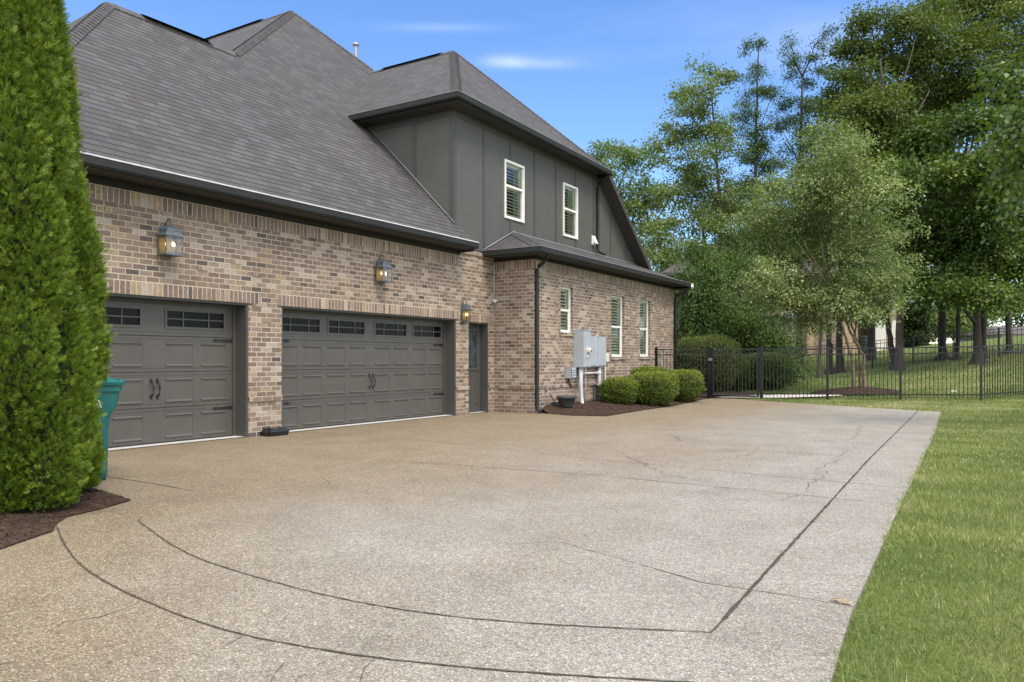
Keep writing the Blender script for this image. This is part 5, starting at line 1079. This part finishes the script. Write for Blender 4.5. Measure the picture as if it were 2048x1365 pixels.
# --- trees behind, left to right
t = tree('oak_tree', 1262, 62, 'pale green oak just above the far end of the roof'); trunk(t, 1262, 62, [(1262, 600), (1255, 480), (1240, 380)], .25, .08, 'bark', [(.6, 1200, 330, 0, .08), (.7, 1290, 330, 1, .08), (.6, 1300, 430, 0, .1)])
crown(t, B([(1205, 305, 32, 18), (1245, 300, 35, 18), (1275, 330, 40, 35), (1215, 345, 35, 22), (1290, 395, 45, 45), (1250, 420, 45, 45), (1300, 460, 35, 30), (1262, 500, 45, 40)], 62, dj=2), 'paleleaf', .26, dens=.62, lpc=24, cs=.42, seed=70, droop=0, shell=.3)
t = tree('tall_tree', 1440, 45, 'tall airy tree with a long bare trunk left of the two thin cedars')
trunk(t, 1440, 45, [(1443, 620), (1442, 500), (1438, 380), (1430, 280), (1420, 160)], .20, .03, 'bark', [(.5, 1370, 430, 0, .1), (.6, 1350, 330, 1, .09), (.65, 1470, 400, -1, .08), (.75, 1380, 230, 0, .07), (.8, 1450, 230, 1, .06)])
trunk(t, 1408, 45, [(1410, 620), (1412, 500), (1400, 420)], .14, .05, 'bark')
crown(t, B([(1400, 135, 20, 16), (1430, 160, 25, 25), (1395, 190, 50, 30), (1360, 215, 32, 25), (1425, 225, 40, 40), (1385, 265, 50, 30), (1340, 300, 38, 28), (1430, 310, 45, 40), (1385, 345, 60, 35), (1350, 385, 45, 35), (1425, 400, 55, 40), (1380, 440, 60, 35), (1340, 460, 40, 30), (1440, 470, 40, 40), (1395, 500, 60, 30)], 45, dj=1.8), 'paleleaf', .17, dens=1.25, lpc=24, cs=.30, seed=71, shell=.25)
def cedar(px, d, pts, bl_, lb, seed, fork=None):
    t = tree('cedar_tree', px, d, lb, 'cedar', 'thin cedars against the sky'); trunk(t, px, d, pts, .22, .02, 'bark', fork or [])
    crown(t, B(bl_, d, dj=.6), 'conifer', .14, dens=2.3, lpc=28, cs=.22, seed=seed, asp=.2, shell=.2, droop=.1, tvar=.2); return t
cedar(1512, 48, [(1512, 600), (1510, 430), (1512, 300), (1514, 180), (1518, 80)], [(1518, 85, 6, 22), (1490, 100, 8, 20), (1513, 140, 16, 22), (1480, 150, 25, 8), (1515, 185, 28, 22), (1540, 185, 22, 8), (1500, 225, 38, 22), (1545, 250, 25, 12), (1490, 265, 30, 14), (1525, 285, 35, 18), (1495, 315, 40, 20), (1545, 330, 25, 18), (1510, 360, 45, 22), (1520, 420, 50, 28), (1490, 470, 50, 30)], 'thin sparse cedar with a single pointed top', 72, [(.6, 1478, 270, 0, .04), (.7, 1552, 180, 0, .03), (.55, 1560, 300, 0, .04)])
cedar(1600, 48, [(1598, 600), (1600, 430), (1600, 300), (1604, 180), (1606, 145)], [(1578, 88, 8, 22), (1655, 62, 16, 7), (1640, 85, 14, 14), (1585, 120, 14, 20), (1622, 115, 14, 16), (1600, 160, 25, 20), (1640, 150, 18, 12), (1590, 205, 32, 22), (1630, 215, 30, 22), (1575, 250, 30, 16), (1610, 275, 40, 25), (1580, 320, 40, 22), (1620, 350, 40, 30), (1560, 380, 30, 20), (1590, 420, 40, 30)], 'thin cedar with a forked top beside the big oak', 73, [(.98, 1576, 70, 0, .05), (.98, 1662, 58, 0, .05), (.6, 1560, 260, 0, .04)])
t = tree('oak_tree', 1798, 42, 'tall broad oak whose crown rises to the top of the picture')
trunk(t, 1798, 38, [(1800, 640), (1796, 520), (1785, 400), (1770, 250), (1760, 120)], .21, .05, 'bark', [(.6, 1700, 250, 0, .14), (.7, 1860, 180, 0, .12), (.75, 1720, 130, 1, .1), (.8, 1830, 80, 0, .08)])
crown(t, B([(1712, 60, 26, 26), (1755, 50, 40, 28), (1810, 45, 45, 35), (1700, 105, 38, 30), (1745, 105, 45, 35), (1800, 100, 50, 40), (1860, 80, 50, 45), (1680, 150, 32, 28), (1730, 165, 50, 35), (1790, 170, 55, 40), (1850, 150, 50, 40), (1670, 200, 35, 30), (1720, 225, 50, 35), (1660, 260, 35, 35), (1850, 20, 40, 30), (1690, 300, 40, 40), (1760, 285, 45, 40, -2), (1815, 290, 45, 40, -2), (1790, 225, 50, 35, -2.5), (1740, 220, 40, 30, -2.5)], 40, dj=2), 'oakleaf', .17, dens=1.5, lpc=26, cs=.32, seed=74, shell=.2)
t = tree('pine_tree', 1742, 50, 'dark tree in shade behind the broad oak'); trunk(t, 1742, 50, [(1742, 600), (1745, 400), (1745, 200)], .25, .04, 'barkdark')
crown(t, B([(1740, 240, 70, 60), (1790, 260, 60, 70), (1700, 340, 60, 60), (1770, 350, 70, 60), (1710, 430, 70, 60), (1830, 240, 60, 70), (1790, 470, 60, 60)], 50, dj=1.5), 'darkleaf', .26, dens=1.3, lpc=26, cs=.42, seed=75, shell=.3)
t = tree('oak_tree', 1886, 43, 'thick-trunked oak with a flared foot, its crown in the upper right'); trunk(t, 1886, 43, [(1884, 690), (1886, 560), (1890, 380), (1905, 180)], .27, .08, 'barkdark', [(.5, 1960, 200, 0, .14), (.7, 1840, 150, 0, .12), (.6, 1980, 100, 0, .1)], 2.0)
crown(t, B([(1895, 30, 50, 35), (1950, 20, 60, 45), (2010, 40, 60, 50), (1900, 100, 60, 50), (1965, 110, 70, 55), (2040, 130, 60, 60), (1890, 190, 60, 50), (1950, 200, 70, 60), (2000, 0, 60, 40), (2050, 230, 60, 60)], 42, dj=2), 'oakleaf', .17, dens=1.7, lpc=26, cs=.34, seed=76, shell=.25)
t = tree('maple_tree', 1957, 38, 'big spreading maple on the right with bright green leaves at its left edge'); trunk(t, 1957, 38, [(1955, 680), (1953, 560), (1945, 430), (1935, 300)], .24, .08, 'bark', [(.5, 1820, 420, -2, .14), (.6, 1850, 320, -2, .12), (.5, 2050, 430, -2, .14), (.7, 1960, 260, 0, .1), (.4, 1840, 540, -3, .1)], 1.9)
crown(t, B([(1800, 300, 38, 25), (1850, 265, 50, 35), (1915, 250, 60, 40), (1830, 340, 65, 40), (1910, 340, 80, 55), (1990, 330, 70, 60), (1850, 410, 75, 50), (1930, 430, 85, 55), (2010, 430, 80, 60), (1870, 480, 75, 45), (1950, 510, 80, 50), (2030, 520, 70, 50), (1900, 560, 60, 35), (1975, 580, 60, 35), (1835, 470, 40, 50), (2060, 350, 60, 80)], 36, dj=2.5), 'mapleleaf', .17, dens=2.1, lpc=30, cs=.32, seed=77, asp=.38, droop=.25, shell=.2)
# near tree at the right edge: big leaves; its trunk stands beyond the frame
t = tree('hickory_tree', 2290, 14, 'large-leaved tree whose branches reach in at the right edge')
trunk(t, 2290, 14, [(2290, 500), (2280, 300), (2240, 120)], .22, .08, 'bark', [(.6, 2010, 200, 0, .05), (.5, 2020, 330, 0, .05), (.8, 2040, 130, 0, .04), (.6, 2150, 260, .3, .06)])
crown(t, B([(2025, 150, 42, 38), (2050, 220, 50, 50), (2020, 290, 35, 28), (2060, 330, 60, 50), (2050, 390, 50, 30), (2150, 220, 90, 120), (2250, 200, 100, 140)], 13.5, dj=.3), 'mapleleaf', .125, dens=2.6, lpc=18, cs=.17, seed=78, asp=.30, droop=.35, shell=.3)
# slim trunks between the two fences, each with its own crown merging above
for i, (px, d, pts, r, bl_, lb) in enumerate((
    (1638, 37, [(1640, 700), (1643, 640), (1648, 560), (1650, 420)], .10, [(1650, 440, 50, 50), (1620, 500, 50, 40)], 'slim grey-barked tree behind the river birch'),
    (1659, 40, [(1658, 690), (1655, 560), (1650, 400)], .17, [(1680, 420, 50, 60), (1650, 500, 60, 40)], 'dark straight tree just left of the river birch stems'),
    (1680, 41, [(1678, 690), (1680, 560), (1690, 380)], .20, [(1720, 360, 60, 60), (1700, 450, 60, 60)], 'thicker dark tree directly behind the river birch stems'),
    (1790, 39, [(1784, 700), (1776, 650), (1772, 590), (1780, 520)], .17, [(1780, 560, 45, 35), (1750, 620, 32, 22), (1800, 500, 55, 40)], 'leaning dark tree in front of the neighbouring garage door'),
    (1914, 42, [(1914, 700), (1918, 600), (1925, 450)], .16, [(1915, 590, 45, 25), (1940, 460, 60, 50)], 'dark slender tree close right of the thick flared trunk'),
    (1966, 40, [(1966, 680), (1967, 560), (1968, 430)], .20, [(1990, 480, 60, 60)], 'black trunk just behind the big maple'),
    (2017, 42, [(2018, 690), (2016, 600), (2012, 450)], .20, [(2020, 470, 60, 60), (2030, 560, 50, 40)], 'dark tree nearest the right edge between the two fences'))):
    t = tree('hardwood_tree', px, d, lb, 'tree', 'slim trees between the two fences'); trunk(t, px, d, pts, r, r * .45, 'barkdark' if i else 'bark', [(.9, bl_[0][0], bl_[0][1], 0, r * .4)], 1.6)
    crown(t, B(bl_, d + 1, dj=1), 'mapleleaf', .20, dens=.9, lpc=24, cs=.32, seed=80 + i, shell=.2)
# far background trees that close the view
for i, (px, d, bl_, m_, lb) in enumerate((
    (1340, 75, [(1345, 560, 40, 50), (1330, 500, 30, 40)], 'paleleaf', 'pale tree low behind the end of the house'),
    (1500, 62, [(1480, 420, 50, 45), (1520, 480, 60, 60), (1460, 520, 60, 60), (1560, 500, 50, 60)], 'oakleaf', 'tree behind the thin cedars'),
    (1850, 85, [(1850, 620, 50, 45), (1870, 650, 50, 28), (1900, 625, 40, 30)], 'paleleaf', 'sunlit yellow-green tree seen low between the trunks'),
    (1940, 95, [(1945, 640, 50, 40), (1930, 610, 40, 30)], 'paleleaf', 'bright far tree behind the big maple trunk'),
    (2020, 100, [(2020, 610, 60, 45), (2080, 620, 60, 50)], 'conifer', 'hazy dark tree at the far right behind the beige house'),
    (1790, 95, [(1790, 560, 70, 60), (1840, 560, 60, 40)], 'oakleaf', 'tree standing behind the neighbouring brick house'))):
    t = tree('background_tree', px, d, lb, 'tree', 'trees in the far background'); trunk(t, px, d, [(px, bl_[0][1])], .3, .15, 'barkdark'); crown(t, B(bl_, d, dj=2), m_, .34, dens=.55, lpc=26, cs=.55, seed=90 + i, shell=.2)
t = tree('arborvitae', 1828, 66, 'dark narrow arborvitae beside the neighbouring garage', 'arborvitae'); trunk(t, 1828, 66, [(1828, 660)], .1, .05, 'barkdark')
crown(t, B([(1828, 655, 20, 42), (1828, 630, 14, 30), (1828, 670, 22, 28)], 66), 'darkleaf', .22, dens=3, lpc=26, cs=.25, seed=98, shell=.6)
print('leaves', NLEAF)
# ================================================================ NEIGHBOURING HOUSES
def fbox(mb, px0, px1, d0, d1, z0, z1, m=0):      # a block whose near face spans two picture columns at distance d0
    a, b = at(px0, 720, d0), at(px1, 720, d0); u = (b - a); v = FW * (d1 - d0); c = [a, b, b + v, a + v]
    lo = [(p.x, p.y, z0) for p in c]; hi = [(p.x, p.y, z1) for p in c]
    for i in range(4): j = (i + 1) % 4; mb.face([lo[i], lo[j], hi[j], hi[i]], m)
    mb.face(hi, m); mb.face(lo[::-1], m)
n0 = at(1640, 720, 62); t = empty('neighbour_house', (n0.x, n0.y, tz(n0.x, n0.y)), 'two-storey brick house behind the trees with a white garage door', 'house')
mb = MB(); fbox(mb, 1372, 1716, 62, 72, .8, 8.0); fbox(mb, 1716, 1752, 64, 72, .9, 8.0); fbox(mb, 1752, 1800, 62, 72, 1.0, 7.6); mb.build('wall', M['brick2'], t)
mb = MB(); fbox(mb, 1614, 1627, 61.7, 62.01, .9, 7.6); fbox(mb, 1686, 1714, 61.8, 62.01, .9, 4.0); mb.build('pilaster', M['tan'], t)
mb = MB(); fbox(mb, 1326, 1812, 61, 73, 7.95, 8.1, 0)
a, b = at(1326, 720, 61), at(1812, 720, 61); v = FW * 12; c = [a, b, b + v, a + v]; c = [Vector((p.x, p.y, 8.15)) for p in c]; r0 = (c[0] + c[3]) / 2 + RT * 5 + Vector((0, 0, 3.2)); r1_ = (c[1] + c[2]) / 2 - RT * 5 + Vector((0, 0, 3.2))
for f in ([c[0], c[1], r1_, r0], [c[1], c[2], r1_], [c[2], c[3], r0, r1_], [c[3], c[0], r0]): mb.face(f, 0)
mb.build('roof', M['roof2'], t)
mb = MB(); fbox(mb, 1563, 1586, 61.9, 62.01, 3.2, 5.0); f = mb.build('window', M['cream'], t); mb = MB(); fbox(mb, 1565, 1584, 61.85, 61.9, 3.3, 4.05); fbox(mb, 1565, 1584, 61.85, 61.9, 4.12, 4.9); mb.build('pane', M['doorglass'], f)
mb = MB(); fbox(mb, 1751, 1772, 61.9, 62.01, 1.9, 4.6); mb.build('garage_door', M['cream'], t)
mb = MB(); fbox(mb, 1784, 1794, 61.9, 62.01, 1.9, 4.4); mb.build('trim_panel', M['cream'], t)
mb = MB(); q = at(1747, 720, 61.9); mb.tube([(q.x, q.y, 1.5), (q.x, q.y, 8)], .06, 8); mb.build('downspout', M['gutter'], t)
q = at(1734, 698, 58); t = empty('wheelie_bin', (q.x, q.y, q.z - .1), 'small dark green wheelie bin by the neighbouring house', 'wheelie bin')
gzb = 1.25 + 24 * 58 / FP; mb = MB(); h = .88
def blk(mb, w0, w1, z0, z1):
    lo = [q + RT * s_ * w0 + FW * k * w0 for s_, k in ((-1, -1), (1, -1), (1, 1), (-1, 1))]; hi = [q + RT * s_ * w1 + FW * k * w1 for s_, k in ((-1, -1), (1, -1), (1, 1), (-1, 1))]
    lo = [(p.x, p.y, z0) for p in lo]; hi = [(p.x, p.y, z1) for p in hi]
    for i in range(4): j = (i + 1) % 4; mb.face([lo[i], lo[j], hi[j], hi[i]])
    mb.face(hi); mb.face(lo[::-1])
blk(mb, .22, .30, tz(q.x, q.y) - .05, gzb + h - .1); mb.build('body', M['oldgreen'], t); mb = MB(); blk(mb, .35, .36, gzb + h - .1, gzb + h - .04); blk(mb, .30, .2, gzb + h - .04, gzb + h + .02); mb.build('lid', M['oldgreen'], t)
n0 = at(2030, 720, 80); t = empty('far_house', (n0.x, n0.y, tz(n0.x, n0.y)), 'low beige house with a grey roof at the far right', 'house')
zg = tz(n0.x, n0.y); mb = MB(); fbox(mb, 2005, 2200, 80, 88, zg - .5, 3.9); mb.build('wall', M['cream'], t)
mb = MB(); a, b = at(1998, 720, 79.5), at(2210, 720, 79.5); v = FW * 9; c = [Vector((p.x, p.y, 3.9)) for p in (a, b, b + v, a + v)]; r0 = (c[0] + c[3]) / 2 + RT * 2 + Vector((0, 0, 1.0)); r1_ = (c[1] + c[2]) / 2 + Vector((0, 0, 1.0))
for f in ([c[0], c[1], r1_, r0], [c[1], c[2], r1_], [c[2], c[3], r0, r1_], [c[3], c[0], r0], c[::-1]): mb.face(f, 0)
mb.build('roof', M['roof2'], t)
q = at(1906, 776, 24.5); mb = MB(); mb.lathe((q.x, q.y, tz(q.x, q.y) - .05), [(0, .0), (.10, .02), (.11, .06), (.08, .09), (0, .10)], 12); tag(mb.build('garden_rock', M['rock']), 'small pale rock in the grass behind the long fence', 'rock')
mb = MB(); q = at(1695, 1212, 3.92)
for k in range(9):
    a = random.uniform(-.5, .5) + 2.6; l = random.uniform(.05, .11); x, y = q.x + random.uniform(-.03, .03), q.y + random.uniform(-.02, .02); mb.tube([(x, y, .008), (x + l * math.cos(a) * .5, y + l * math.sin(a) * .5, random.uniform(.012, .02)), (x + l * math.cos(a), y + l * math.sin(a), .010)], .0025, 4)
tag(mb.build('straw_tuft', M['straw']), 'tuft of dry straw lying on the drive at the grass edge', 'straw')
